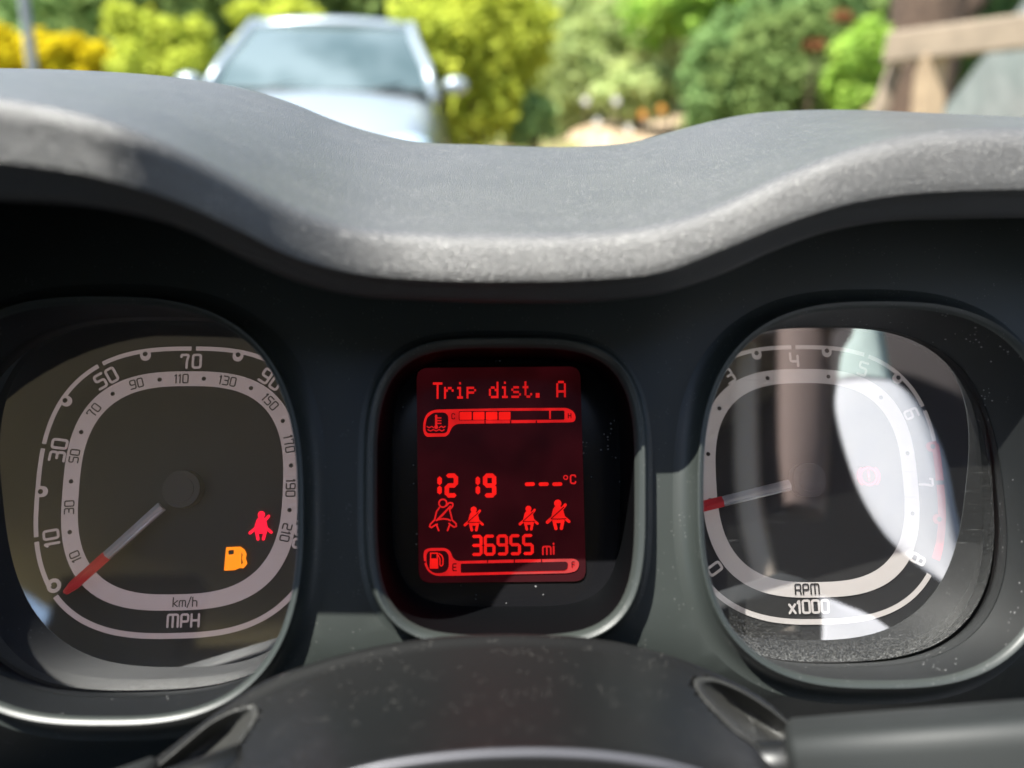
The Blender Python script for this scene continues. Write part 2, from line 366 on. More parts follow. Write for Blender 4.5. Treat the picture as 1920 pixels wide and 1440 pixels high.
# ------------------------------------------------------------------ strokes, ribbons and print
def rib(pts, wd, closed=False, cap=True, nc=6):
    """flat ribbon in 2D -> verts (n,2), faces"""
    P = [np.asarray(p, float) for p in pts]; n = len(P); V = []; Fc = []
    for i in range(n):
        a = P[(i-1) % n] if (closed or i > 0) else P[i]; b = P[(i+1) % n] if (closed or i < n-1) else P[i]
        d1 = P[i]-a; d2 = b-P[i]
        d1 = d1/np.linalg.norm(d1) if np.linalg.norm(d1) > 1e-12 else None; d2 = d2/np.linalg.norm(d2) if np.linalg.norm(d2) > 1e-12 else None
        if d1 is None: d1 = d2
        if d2 is None: d2 = d1
        t = d1+d2; t /= np.linalg.norm(t)+1e-12; nn = np.array([-t[1], t[0]]); k = 1/max(.5, abs(nn @ np.array([-d1[1], d1[0]])))
        V += [P[i]+nn*wd/2*k, P[i]-nn*wd/2*k]
    m = n if closed else n-1
    for i in range(m):
        j = (i+1) % n; Fc.append((2*i, 2*i+1, 2*j+1, 2*j))
    if cap and not closed:
        for e, s in ((0, -1), (n-1, 1)):
            d = (P[1]-P[0]) if e == 0 else (P[-1]-P[-2]); d = d/np.linalg.norm(d)*s; nn = np.array([-d[1], d[0]]); b0 = len(V)
            V += [P[e]+wd/2*(cos(q)*nn+sin(q)*d) for q in np.linspace(0, pi, nc+2)]; Fc.append(tuple(range(b0, b0+nc+2)))
    return V, Fc
def rnd(P, r, closed=False, n=4):                # round the corners of a polyline
    P = [np.asarray(p, float) for p in P]; o = []; N = len(P)
    for i in range(N):
        if not closed and i in (0, N-1): o.append(P[i]); continue
        a, p, b = P[i-1], P[i], P[(i+1) % N]; d1 = a-p; d2 = b-p; l1, l2 = np.linalg.norm(d1), np.linalg.norm(d2); q = min(r, l1*.48, l2*.48)
        s, e = p+d1/l1*q, p+d2/l2*q
        for k in range(n+1):
            t = k/n; o.append((1-t)**2*s+2*t*(1-t)*p+t*t*e)
    return o
def circ(c, r, n=16, a0=0, a1=2*pi, close=True):
    return [np.array([c[0]+r*cos(a0+(a1-a0)*k/n), c[1]+r*sin(a0+(a1-a0)*k/n)]) for k in range(n if close else n+1)]
# glyphs: width, list of (polyline, closed); height 1
w_ = .58; q_ = .2
G = {
 '0': (w_, [([(0,0),(w_,0),(w_,1),(0,1)], True)]),
 '1': (.2, [([(0,.82),(.14,1),(.14,0)], False)]),
 '2': (w_, [([(0,1),(w_,1),(w_,.5),(0,.5),(0,0),(w_,0)], False)]),
 '3': (w_, [([(0,1),(w_,1),(w_,.52),(.18,.52)], False), ([(w_*.8,.5),(w_,.44),(w_,0),(0,0)], False)]),
 '4': (w_, [([(0,1),(0,.36),(w_,.36)], False), ([(w_,.8),(w_,0)], False)]),
 '5': (w_, [([(w_,1),(0,1),(0,.55),(w_,.55),(w_,0),(0,0)], False)]),
 '6': (w_, [([(w_,1),(0,1),(0,0),(w_,0),(w_,.55),(0,.55)], False)]),
 '7': (w_, [([(0,.84),(0,1),(w_*.96,1),(w_*.72,.55),(w_*.72,0)], False)]),
 '8': (w_, [([(0,0),(w_,0),(w_,.52),(0,.52)], True), ([(.04,.52),(.04,1),(w_-.04,1),(w_-.04,.52)], False)]),
 '9': (w_, [([(0,0),(w_,0),(w_,1),(0,1),(0,.45),(w_,.45)], False)]),
 'M': (.86, [([(0,0),(0,1),(.86,1),(.86,0)], False), ([(.43,1),(.43,0)], False)]),
 'm': (.7, [([(0,0),(0,.66),(.7,.66),(.7,0)], False), ([(.35,.66),(.35,0)], False)]),
 'P': (w_, [([(0,0),(0,1),(w_,1),(w_,.42),(0,.42)], False)]),
 'H': (.62, [([(0,0),(0,1)], False), ([(.62,0),(.62,1)], False), ([(0,.5),(.62,.5)], False)]),
 'R': (w_, [([(0,0),(0,1),(w_,1),(w_,.42),(0,.42)], False), ([(w_*.75,.42),(w_,.2),(w_,0)], False)]),
 'k': (.5, [([(0,0),(0,1)], False), ([(.5,.66),(.06,.33),(.5,0)], False)]),
 'h': (.48, [([(0,0),(0,1)], False), ([(0,.62),(.48,.62),(.48,0)], False)]),
 '/': (.4, [([(0,-.1),(.4,1.05)], False)]),
 'x': (.5, [([(0,0),(.5,.7)], False), ([(0,.7),(.5,0)], False)]),
 'C': (.55, [([(.55,.8),(.5,1),(0,1),(0,0),(.5,0),(.55,.2)], False)]),
 'E': (.5, [([(.5,1),(0,1),(0,0),(.5,0)], False), ([(0,.5),(.45,.5)], False)]),
 'F': (.5, [([(.5,1),(0,1),(0,0)], False), ([(0,.5),(.45,.5)], False)]),
 'i': (.1, [([(.05,0),(.05,.66)], False), ([(.05,.9),(.05,.93)], False)]),
 '!': (.1, [([(.05,.35),(.05,1)], False), ([(.05,0),(.05,.05)], False)]),
}
def glyphs(txt, h, gap=.26, stroke=.17, rad=.17, widen=1.0):
    """list of polylines in 2D, centred on 0,0"""
    x = 0; out = []
    for ch in txt:
        if ch == ' ': x += .45; continue
        w, L = G[ch]
        for P, cl in L: out.append(([(x+p[0]*widen, p[1]) for p in P], cl))
        x += w*widen+gap
    W = x-gap
    return [(rnd([((p[0]-W/2)*h, (p[1]-.5)*h) for p in P], rad*h, cl), cl) for P, cl in out], stroke*h, W*h
class Pr:                                        # print lying on a plane of the cluster, in u, v with layers
    def __init__(s, w): s.w = w; s.V = []; s.F = []; s.l = 0
    def put(s, V, Fc):
        n = len(s.V); s.V += [uvw(v[0], v[1], s.w-s.l) for v in V]; s.F += [[i+n for i in f] for f in Fc]; s.l += 2e-5; return s
    def line(s, pts, wd, closed=False, cap=True): return s.put(*rib(pts, wd, closed, cap))
    def poly(s, pts): return s.put(pts, [tuple(range(len(pts)))])
    def disc(s, c, r, n=16): return s.poly(circ(c, r, n))
    def text(s, txt, c, h, rot=0, **kw):
        L, wd, W = glyphs(txt, h, **kw); cr_, sr_ = cos(rot), sin(rot)
        for P, cl in L: s.line([(c[0]+p[0]*cr_-p[1]*sr_, c[1]+p[0]*sr_+p[1]*cr_) for p in P], wd, cl)
        return s
    def build(s, name, m, parent, **kw): return mesh(name, s.V, s.F, m, parent, smooth=False, **kw)

def se(c, a, b, n, th):                          # superellipse point at a polar angle, and the direction of its normal
    k, s = cos(th), sin(th); r = (abs(k/a)**n+abs(s/b)**n)**(-1/n)
    gx = np.sign(k)*abs(r*k/a)**(n-1)/a; gy = np.sign(s)*abs(r*s/b)**(n-1)/b
    return np.array([c[0]+r*k, c[1]+r*s]), math.atan2(gy, gx)
NA, NB = 2.7, 2.8
def arc(c, a, b, n, t0, t1, k=40): return [se(c, a, b, n, R(t0+(t1-t0)*i/k))[0] for i in range(k+1)]
def band(c, f, parent, m, name):
    a1, b1, a0, b0 = f; N = 120
    V = []; Fc = []
    for i in range(N):
        th = 2*pi*i/N; V += [se(c, a1, b1, NB, th)[0], se(c, a0, b0, NB, th)[0]]
    Fc = [(2*i, 2*i+1, 2*((i+1) % N)+1, 2*((i+1) % N)) for i in range(N)]
    return Pr(DIALW-.0006).put(V, Fc).build(name, m, parent)
def solid(name, outline, w0, w1, m, parent, label=None, bevel=.0):      # prism from an outline in u, v between two depths
    N = len(outline); c = np.mean(outline, 0); O = np.asarray(outline)
    V = [uvw(p[0], p[1], w1) for p in O]+[uvw(p[0], p[1], w0+bevel) for p in O]+[uvw(*(c+(p-c)*(1-bevel*40)), w0) for p in O]
    Fc = grid_faces(3, N, True)+[tuple(range(2*N, 3*N))]
    return mesh(name, V, Fc, m, parent, smooth=False, label=label)
def lens(name, back, m, parent):
    c = back.mean(0); rings = [1, .96, .9, .8, .6, .3, .05]; V = []; g = []
    for s in rings:
        for p in back:
            q = c+(p-c)*s; w = LENSW-(q[1]-c[1])*LT
            V.append(uvw(q[0], q[1], w))
            low = max(0, -(q[1]-c[1])/.06); g.append(np.clip((s-.72)/.28, 0, 1)**2*(.15+.85*low**2)+.25*max(0, low-.55))
    N = len(back)
    return mesh(name, V, [f[::LF] for f in grid_faces(len(rings), N, True)+[tuple(range((len(rings)-1)*N, len(rings)*N))]], m, parent, attr=('grime', g))
A_, B_ = .04925, .0502; LF = -1
def dial(root, c, pm, numbers, loops_, gaps, t_start, t_end, dots, bandnums, low, red=None, back=None):
    px = .28/1442*1.02
    bk = [(c[0]+(p[0]-back.mean(0)[0])*1.16, c[1]+(p[1]-back.mean(0)[1])*1.16) for p in back]
    mesh('dial_face', [uvw(p[0], p[1], DIALW) for p in bk], [tuple(range(len(bk)))], FACE, root, smooth=False)
    iw = [[uvw(p[0]*k, p[1]*k, w) for p in back] for k, w in ((.999, LENSW-.0052), (1.012, LENSW+.004), (1.08, .268), (1.15, .2797))]
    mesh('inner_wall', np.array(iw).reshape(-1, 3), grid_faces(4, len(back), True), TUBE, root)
    # the outer scale line, in pieces between the gaps
    cuts = [t_start]+sorted(gaps, reverse=True)+[t_end]
    for a, b in zip(cuts[:-1], cuts[1:]):
        e0 = 0 if a == t_start else .9; e1 = 0 if b == t_end else .9
        lo = red if red is not None and b < red < a else None
        segs = [(a-e0, b+e1, pm)] if red is None or b >= red else ([(a-e0, red+1.2, pm), (red, b+e1, REDMARK)] if a > red else [(a-e0, b+e1, REDMARK)])
        for s0, s1, mm in segs:
            Pr(DIALW-.0006).line(arc(c, A_, B_, NA, s0, s1), .00155 if mm is pm else .0030, cap=False).build('scale_line', mm, root)
    Pr(DIALW-.0006).line(arc(c, A_, B_, NA, low[0], low[1], 70), .0019, cap=False).build('base_line', pm, root)
    for th in loops_:
        p, a = se(c, A_, B_, NA, R(th)); n = np.array([cos(a), sin(a)]); t = np.array([-n[1], n[0]]); q = p-n*.0012
        mm = REDMARK if red is not None and th < red+.5 else pm
        o = Pr(DIALW-.0008); o.poly([p+t*.0019+n*.0006, p+t*.0019-n*.0012]+[q-n*.0006+.0019*(cos(k)*t-sin(k)*n) for k in np.linspace(0, pi, 9)]+[p-t*.0019-n*.0012, p-t*.0019+n*.0006])
        lp = o.build('scale_loop', mm, root)
        Pr(DIALW-.0010).disc(q, .00088).build('loop_hole', INK, lp)
    for txt, th, h, inset in numbers:
        p, a = se(c, A_, B_, NA, R(th)); n = np.array([cos(a), sin(a)])
        Pr(DIALW-.0007).text(txt, p-n*inset, h, a-pi/2, stroke=.185, gap=.30).build('scale_number', pm, root)
    bd = band(c, (.0408, .0418, .0352, .0364), root, pm, 'inner_band')
    for th in dots:
        p, a = se(c, .0380, .0391, NB, R(th)); Pr(DIALW-.0009).disc(p, .00078, 12).build('band_dot', INK, bd)
    for txt, th in bandnums:
        p, a = se(c, .0380, .0391, NB, R(th)); Pr(DIALW-.0009).text(txt, p, .0031, a-pi/2, stroke=.15, gap=.26).build('band_number', INK, bd)
    return bd
def ang(c, px, py, w=DIALW):
    p = loc2(px, py, w); return math.degrees(math.atan2(p[1]-c[1], p[0]-c[0]))
def needle(root, c, tip_px, start, red_from, end, wd):
    hub = uvw(c[0], c[1], .2755)
    d = loc2(*tip_px, .2755)-c; d /= np.linalg.norm(d); n = np.array([-d[1], d[0]])
    def bar(r0, r1, w0, w1, ztop, zside, name, m, parent, tipround=False):
        prof = []; rs = np.linspace(r0, r1, 6)
        V = []
        for r in rs:
            wdx = w0+(w1-w0)*(r-r0)/(r1-r0)
            if tipround and r > r1-1e-9: wdx *= .55
            p = c+d*r
            for s, z in ((-1, zside+.0012), (-1, zside), (-.15, ztop), (.15, ztop), (1, zside), (1, zside+.0012)):
                q = p+n*wdx*s; V.append(uvw(q[0], q[1], z))
        Fc = grid_faces(6, 6)+[(0,1,2,3,4,5), tuple(range(30, 36))[::-1]]
        return mesh(name, V, Fc, m, parent, smooth=False)
    nd = bar(start, red_from, wd*1.05, wd*.95, .2738, .2748, 'needle', CLEAR, root)
    q = [c+d*r+n*wd*(.75 if True else 0) for r in (start+.0005, red_from-.0003)]
    e = MB()
    a, b = q  # pale rod along one side stands in for the pointer's highlight
    e.tube([uvw(a[0], a[1], .2743), uvw(b[0], b[1], .2743)], .00042, 6); e.build('needle_glint', GLINT, nd)
    bar(red_from, end, wd*1.0, wd*1.0, .2736, .2746, 'needle_tip', NRED, nd, True)
    return nd

def belted(P, cx_, cy_, h, m, root, name, dark=None, outline=False, lab=None):
    """seat belt symbol: centre bottom at cx_, cy_ (u, v), height h"""
    T = lambda L: [(cx_+x*h, cy_+y*h) for x, y in L]
    o = Pr(P)
    if outline:
        wd = .052*h
        o.line(circ((cx_, cy_+.88*h), .125*h, 18), wd, True)
        o.line(T([(-.11,.74),(-.2,.62),(-.26,.36),(-.40,.22),(-.42,.15),(-.36,.12),(-.23,.20),(-.18,.22)]), wd)
        o.line(T([(.2,.72),(.25,.55),(.3,.34),(.42,.23),(.43,.15),(.36,.12),(.24,.20),(.2,.24)]), wd)
        o.line(T([(-.18,.36),(0,.39),(.16,.37),(.24,.33)]), wd); o.line(T([(-.2,.34),(-.1,.44),(.24,.78)]), wd)
        o.line(T([(-.12,.40),(.0,.5),(.14,.66)]), wd*.8)
        o.line(rnd(T([(.12,.80),(.2,.9),(.32,.88),(.32,.78),(.22,.68)]), .05*h), wd)
        o.line(T([(-.2,.2),(-.13,.02)]), wd); o.line(T([(.22,.2),(.15,.02)]), wd)
        return o.build(name, m, root, label=lab)
    o.disc((cx_, cy_+.88*h), .125*h, 18)
    o.poly(T([(-.10,.78),(.10,.78),(.17,.70),(.23,.45),(.26,.36),(-.24,.36),(-.2,.55),(-.16,.70)]))
    o.line(T([(.17,.73),(.25,.83)]), .10*h)
    o.line(T([(-.2,.40),(-.36,.27)]), .11*h); o.line(T([(.22,.40),(.36,.28)]), .10*h)
    o.line(T([(-.13,.30),(.15,.30)]), .13*h); o.line(T([(-.13,.27),(-.08,.06)]), .11*h); o.line(T([(.15,.27),(.10,.06)]), .11*h)
    ic = o.build(name, m, root, label=lab)
    if dark is not None:
        Pr(P-.0006).line(T([(.2,.76),(-.24,.38)]), .032*h, cap=False).build('belt_line', dark, ic)
        Pr(P-.0006).line(T([(-.25,.375),(.0,.365),(.27,.375)]), .03*h, cap=False).build('lap_line', dark, ic)
    return ic

# ------------------------------------------------------------------ speedometer
spd = thing('speedometer', 'speedometer with pinkish MPH scale, needle at zero and amber fuel lamp', 'speedometer', tuple(uvw(*dialL, DIALW)))
c = dialL
numsL = [('10', 200, .0048, .0050), ('30', 163.5, .0050, .0054), ('50', 125.5, .0050, .0054), ('70', 89, .0047, .0047), ('90', 53, .0050, .0054), ('110', 16, .0050, .0056), ('130', -20, .0050, .0056)]
bdL = dial(spd, c, PRINT, numsL, [180.8, 143.5, 107.5, 70, 34, -2], [199.5, 162.6, 125.0, 88.2, 54, 18, -18], 218, -38,
     [ang(c,145,993), ang(c,140,903), ang(c,157,812), ang(c,214,740), ang(c,301,712), ang(c,384,710), ang(c,473,727), ang(c,540,784), ang(c,562,870), ang(c,561,960)],
     [('10', ang(c,153,1037)), ('30', ang(c,140,950)), ('50', ang(c,147,857)), ('70', ang(c,178,770)), ('90', ang(c,258,720)), ('110', ang(c,342,709)), ('130', ang(c,428,715)), ('150', ang(c,512,750)), ('170', ang(c,555,828)), ('190', ang(c,562,915)), ('210', ang(c,553,1005))],
     (222, 321), back=backL)
p, a = se(c, A_, B_, NA, R(218.2)); n = np.array([cos(a), sin(a)]); q = p-n*.0016-np.array([0, .0002])
lp = Pr(DIALW-.0008).line(circ(q, .0018, 18), .0013, True).build('zero_loop', PRINT, spd)
Pr(DIALW-.0007).text('MPH', loc2(345, 1163, DIALW), .0040, 0, stroke=.19, gap=.28).build('unit_text', PRINT, spd)
Pr(DIALW-.0010).text('km/h', loc2(349, 1128, DIALW), .0030, 0, stroke=.13, gap=.2).build('unit_text', INK, bdL)
hb = loc2(340, 917, .2755)
hubo = np.array([hb+np.array([cos(t), sin(t)])*.0066 for t in np.linspace(0, 2*pi, 40, endpoint=False)])
hc = solid('hub_cap', hubo, .2752, .2795, HUB, spd, bevel=.0008)
solid('hub_centre', np.array([hb+(p-hb)*.66 for p in hubo]), .2748, .2752, HUB, hc, bevel=.0003)
needle(spd, hb, (137, 1099), .0085, .0325, .0498, .00165)
g = loc2(490, 1013, DIALW)
belted(DIALW-.0012, g[0], g[1]-.0001, .0102, LRED, spd, 'seat_belt_lamp', lab='glowing red seat belt warning symbol')
# fuel pump lamp
def PX(*L): return [loc2(x, y, DIALW-.0012) for x, y in L]
o = Pr(DIALW-.0012)
o.poly(PX((424,1026),(446,1025),(447,1066),(440,1069),(420,1070)))
o.line(PX((449,1028),(456,1033),(459,1040),(457,1047),(460,1056),(455,1062),(450,1061)), .0013)
o.poly(PX((446,1026),(453,1028),(452,1064),(446,1066)))
fp = o.build('fuel_lamp', LAMB, spd, label='glowing amber fuel pump warning symbol')
Pr(DIALW-.0016).poly(PX((429,1032),(439,1031),(439,1039),(429,1040))).build('pump_window', INK, fp)
lens('lens', backL, LENS_L, spd)

# ------------------------------------------------------------------ rev counter
rev = thing('rev_counter', 'rev counter behind a glossy lens mirroring something white, red brake lamp lit', 'rev counter', tuple(uvw(*dialR, DIALW)))
c = dialR
numsR = [('0', 219, .0050, .0054), ('1', 188, .0050, .0054), ('2', 156, .0050, .0054), ('3', 125.0, .0050, .0058), ('4', 93.2, .0048, .0048), ('5', 61.5, .0050, .0054), ('6', 30, .0050, .0054), ('7', -1.5, .0050, .0054), ('8', -36.5, .0050, .0062)]
bdR = dial(rev, c, PRINTW, numsR, [203, 172, 140, 109.5, 78.5, 46, 14, -17], [188, 156, 124.5, 93, 61.5, 30, -1.5], 219, -33,
     [ang(c,1436,706), ang(c,1552,703), ang(c,1333,755), ang(c,1650,745), ang(c,1700,850), ang(c,1700,960), 165, 190], [], (217, 320.5), red=15, back=backR)
Pr(DIALW-.0007).text('x1000', loc2(1515, 1137, DIALW), .0042, 0, stroke=.2, gap=.24).build('unit_text', PRINTW, rev)
Pr(DIALW-.0010).text('RPM', loc2(1511, 1104, DIALW), .0034, 0, stroke=.17, gap=.26).build('unit_text', INK, bdR)
hb = loc2(1518, 900, .2755)
hubo = np.array([hb+.0061*p for p in sup(0, 0, 1, 1, 2.6, 40)])
hc = solid('hub_cap', hubo, .2752, .2795, HUB, rev, bevel=.0008)
solid('hub_centre', np.array([hb+(p-hb)*.66 for p in hubo]), .2748, .2752, HUB, hc, bevel=.0003)
needle(rev, hb, (1323, 948), .0078, .0335, .0515, .00190)
g = loc2(1626, 893, DIALW)
o = Pr(DIALW-.0012).line(circ(g, .0031, 24), .0007, True)
o.line([(g[0], g[1]+.0017), (g[0], g[1]-.0003)], .0006).line([(g[0], g[1]-.0013), (g[0], g[1]-.0014)], .0006)
o.line([(g[0]-.0040*cos(t), g[1]-.0040*sin(t)) for t in np.linspace(-.8, .8, 12)], .0006); o.line([(g[0]+.0040*cos(t), g[1]+.0040*sin(t)) for t in np.linspace(-.8, .8, 12)], .0006)
o.build('brake_lamp', LPINK, rev, label='glowing red handbrake warning symbol')
lens('lens', backR, LENS_R, rev)

# ------------------------------------------------------------------ central display
SCW = .2655
dsp = thing('trip_display', 'glowing red trip computer screen reading Trip dist. A, clock and odometer', 'display', tuple(atw(940, 890, SCW)))
bb = off(backC, .004)
mesh('backing_plate', [uvw(p[0], p[1], .2662) for p in bb], [tuple(range(len(bb)))], GLOSSBLACK, dsp, smooth=False)
def S(*L): return [loc2(x, y, SCW) for x, y in L]
so = rnd(S((781,690),(1088,687),(1099,1090),(785,1093)), .0042, True, 6)
solid('screen', np.array(so), SCW, SCW+.0012, LCDBG, dsp)
PXS = .2655/1442
FONT = {'T': '11111 00100 00100 00100 00100 00100 00100', 'r': '00000 00000 10110 11001 10000 10000 10000', 'i': '00100 00000 01100 00100 00100 00100 01110',
 'p': '00000 00000 11110 10001 11110 10000 10000', 'd': '00001 00001 01101 10011 10001 10001 01111', 's': '00000 00000 01110 10000 01110 00001 11110', 't': '01000 01000 11100 01000 01000 01001 00110',
 '.': '00000 00000 00000 00000 00000 01100 01100', 'A': '01110 10001 10001 10001 11111 10001 10001'}
for k, ch in enumerate('Trip dist. A'):
    if ch == ' ': continue
    o = Pr(SCW-.0004)
    for r_, row in enumerate(FONT[ch].split()):
        for c_, b in enumerate(row):
            if b == '1':
                x = 813.5+k*21.0+c_*3.55; y = 719.5+r_*4.45-k*.26
                o.poly(S((x-1.85, y-2.2), (x+1.85, y-2.2), (x+1.85, y+2.2), (x-1.85, y+2.2)))
    o.build('text_letter', LCDSOFT, dsp)
Z1 = lambda *L: S(*[(780+x/6, 680+y/6) for x, y in L]); Z2 = lambda *L: S(*[(780+x/6, 880+y/6) for x, y in L])
def gauge(name, Z, out, cut1, cut2, lab):
    gz = Pr(SCW-.0004).poly(rnd(out, .0012, True, 3)).build(name, LCDSOFT, dsp, label=lab)
    Pr(SCW-.0006).poly(rnd(cut1, .0009, True, 3)).build('icon_window', LCDBG, gz)
    Pr(SCW-.0006).poly(rnd(cut2, .0004, True, 3)).build('bar_window', LCDBG, gz)
    return gz
tg = gauge('temperature_gauge', Z1, Z1((80,720),(90,640),(130,565),(210,530),(1000,514),(1700,510),(1775,550),(1798,620),(1780,668),(1700,674),(460,690),(405,725),(370,805),(335,832),(115,836),(85,790)),
   Z1((108,700),(125,620),(195,565),(325,562),(364,600),(364,720),(348,785),(315,797),(130,797),(108,765)), Z1((482,548),(1668,541),(1668,644),(482,652)), 'red engine temperature bar with four lit blocks')
for x0, x1 in ((490, 626), (641, 770), (786, 915), (930, 1062)):
    Pr(SCW-.0008).poly(rnd(Z1((x0,557),(x1,555),(x1,645),(x0,647)), .0003, True, 2)).build('bar_block', LCD, tg)
for x in (776, 1064, 1352): Pr(SCW-.0008).poly(Z1((x-7,653),(x+7,653),(x+7,692),(x-7,692))).build('tick_gap', LCDBG, tg)
Pr(SCW-.0008).line(Z1((1505,541),(1505,636)), 20/6*PXS, cap=False).build('limit_mark', LCDSOFT, tg)
Pr(SCW-.0008).text('C', Z1((420,606))[0], 58/6*PXS, stroke=.16).build('end_letter', LCDBG, tg); Pr(SCW-.0008).text('H', Z1((1725,600))[0], 50/6*PXS, stroke=.2).build('end_letter', LCDBG, tg)
o = Pr(SCW-.0008); u6 = PXS/6
o.line(Z1((228,600),(228,725)), 26*u6).disc(Z1((228,728))[0], 22*u6)
for y in (625, 655, 686): o.line(Z1((246,y),(282,y)), 14*u6)
o.line(Z1((125,722),(150,735),(180,720),(200,735)), 12*u6).line(Z1((262,735),(285,718),(310,733),(330,720)), 12*u6)
o.line(Z1((135,758),(165,772),(195,756),(228,772),(262,756),(292,772),(318,758)), 12*u6); o.build('thermometer_symbol', LCDSOFT, tg)
fg = gauge('fuel_gauge', Z2, Z2((84,960),(95,905),(150,885),(330,883),(388,918),(415,1000),(470,1032),(1000,1016),(1780,1004),(1832,1035),(1832,1095),(1800,1143),(1710,1167),(1000,1182),(400,1197),(220,1197),(140,1155),(95,1070)),
   Z2((118,960),(140,918),(330,914),(368,960),(370,1095),(345,1142),(290,1167),(205,1167),(150,1130),(118,1050)), Z2((503,1060),(1690,1037),(1708,1060),(1700,1118),(1668,1138),(505,1163)), 'red fuel gauge bar with no blocks lit')
for x in (805, 1105, 1410): Pr(SCW-.0008).poly(Z2((x-6,1012),(x+6,1012),(x+6,1048),(x-6,1048))).build('tick_gap', LCDBG, fg)
Pr(SCW-.0008).poly(Z2((75,1030),(112,1030),(112,1052),(75,1052))).build('tick_gap', LCDBG, fg)
Pr(SCW-.0008).text('E', Z2((434,1100))[0], 72*u6, stroke=.16).build('end_letter', LCDBG, fg); Pr(SCW-.0008).text('F', Z2((1765,1068))[0], 56*u6, stroke=.17).build('end_letter', LCDBG, fg)
o = Pr(SCW-.0008).line(Z2((166,1005),(166,942),(240,942),(240,1005)), 14*u6); o.poly(Z2((158,1000),(250,1000),(252,1115),(155,1115)))
o.line(rnd(Z2((258,945),(290,965),(305,1000),(304,1070),(285,1088),(270,1075),(272,1010),(252,965)), .0003), 13*u6); o.build('pump_symbol', LCD, fg)
def seg(ch, cx_, cy_, w, h, wd, name='digit'):   # seven-segment style figure
    o = Pr(SCW-.0004); x0, x1, y0, y1, ym = cx_-w/2, cx_+w/2, cy_-h/2, cy_+h/2, cy_
    g_ = wd*.12
    Sg = {'a': ((x0,y1),(x1,y1)), 'g': ((x0,ym),(x1,ym)), 'd': ((x0,y0),(x1,y0)), 'f': ((x0,y1),(x0,ym)), 'b': ((x1,y1),(x1,ym)), 'e': ((x0,ym),(x0,y0)), 'c': ((x1,ym),(x1,y0))}
    on = {'0':'abcdef','1':'bc','2':'abged','3':'abgcd','4':'fgbc','5':'afgcd','6':'afgedc','7':'abc','8':'abcdefg','9':'abcdfg'}[ch]
    for s in on:
        (ax, ay), (bx, by) = Sg[s]; a, b = np.array([ax, ay]), np.array([bx, by]); d = (b-a)/np.linalg.norm(b-a); n = np.array([-d[1], d[0]])
        k = wd*.12 if ch != '1' else wd*.32; a, b = a+d*k, b-d*k; h2 = wd/2
        o.poly([a-d*wd*.28, a+d*wd*.15+n*h2, b-d*wd*.15+n*h2, b+d*wd*.28, b-d*wd*.15-n*h2, a+d*wd*.15-n*h2])
    return o.build(name, LCD, dsp)
def zc(Z, x, y): return Z((x, y))[0]
for ch, x in (('1', 265), ('2', 398), ('1', 695), ('9', 828)):
    p = zc(Z2, x-(50 if ch == '1' else 0), 182); seg(ch, p[0], p[1], 100*u6, (205 if ch == '1' else 218)*u6, 50*u6)
for k, ch in enumerate('36955'):
    p = zc(Z2, 684+k*143.5, 855-k*2.6); seg(ch, p[0], p[1], 94*u6, 194*u6, 34*u6)
for x in (1280, 1435, 1588): Pr(SCW-.0004).line(Z2((x-36,168),(x+36,166)), 42*u6).build('dash', LCD, dsp)
Pr(SCW-.0004).line(circ(zc(Z2, 1682, 92), 22*u6, 14), 13*u6, True).build('degree_ring', LCDSOFT, dsp)
Pr(SCW-.0004).text('C', zc(Z2, 1765, 112), 92*u6, stroke=.19, rad=.3, widen=1.1).build('unit_letter', LCDSOFT, dsp)
Pr(SCW-.0004).text('m', zc(Z2, 1470, 889), 126*u6, stroke=.15).build('unit_letter', LCDSOFT, dsp); Pr(SCW-.0004).text('i', zc(Z2, 1547, 888), 118*u6, stroke=.18).build('unit_letter', LCDSOFT, dsp)
for x, y, h, ol, lab in ((302, 695, 345, True, 'red outlined seat belt figure under the clock'), (650, 700, 272, False, 'smaller filled seat belt figure beside the outlined one'), (1268, 690, 272, False, 'smaller filled seat belt figure left of the big one'), (1600, 685, 335, False, 'largest filled seat belt figure')):
    p = zc(Z2, x, y); belted(SCW-.0004, p[0], p[1], h*u6, LCD if not ol else LCDSOFT, dsp, 'seat_belt_symbol', None if ol else LCDBG, ol, lab)

# ------------------------------------------------------------------ steering column shroud, its stalk openings and the stalks
clm = thing('steering_column_cover', 'smooth black domed steering column cover with dust specks below the display', 'column cover', tuple(atw(980, 1500, .20)))
TE = spline([(200,1520),(270,1440),(340,1385),(420,1325),(500,1275),(600,1238),(700,1212),(800,1196),(900,1189),(1000,1189),(1100,1195),(1200,1212),(1300,1243),(1400,1290),(1470,1340),(1520,1395),(1560,1460),(1590,1530)], 90)
LE = spline([(430,1530),(480,1497),(540,1475),(620,1450),(700,1431),(760,1420),(830,1411),(900,1405),(950,1403),(1000,1402),(1050,1403),(1120,1407),(1200,1417),(1280,1431),(1350,1449),(1400,1465),(1440,1485),(1480,1520)], 90)
rows = []
def srow(P, w): rows.append([atw(x, y, w) for x, y in P])
srow(TE+np.array([0, 90]), .238); srow(TE+np.array([0, 14]), .2245); srow(TE+np.array([0, 1]), .2215)
for f, w in ((.12, .2165), (.35, .205), (.6, .192), (.8, .1815), (.94, .1745)): srow(TE+(LE-TE)*f, w)
srow(LE, .1710); srow(LE+np.array([0, 8]), .1695); srow(LE+np.array([0, 15]), .1700); srow(LE+np.array([0, 20]), .1725); srow(LE+np.array([0, 70]), .20)
rows = np.array(rows); fine = np.array([spline(rows[:, j], 130) for j in range(rows.shape[1])]).transpose(1, 0, 2)
def topx2(p):                                    # world -> pixel
    d = np.asarray(p)-EYE; z = d @ WF; return np.stack([CX+F_PX*(d @ WR)/z, CY-F_PX*(d @ WU)/z], -1)
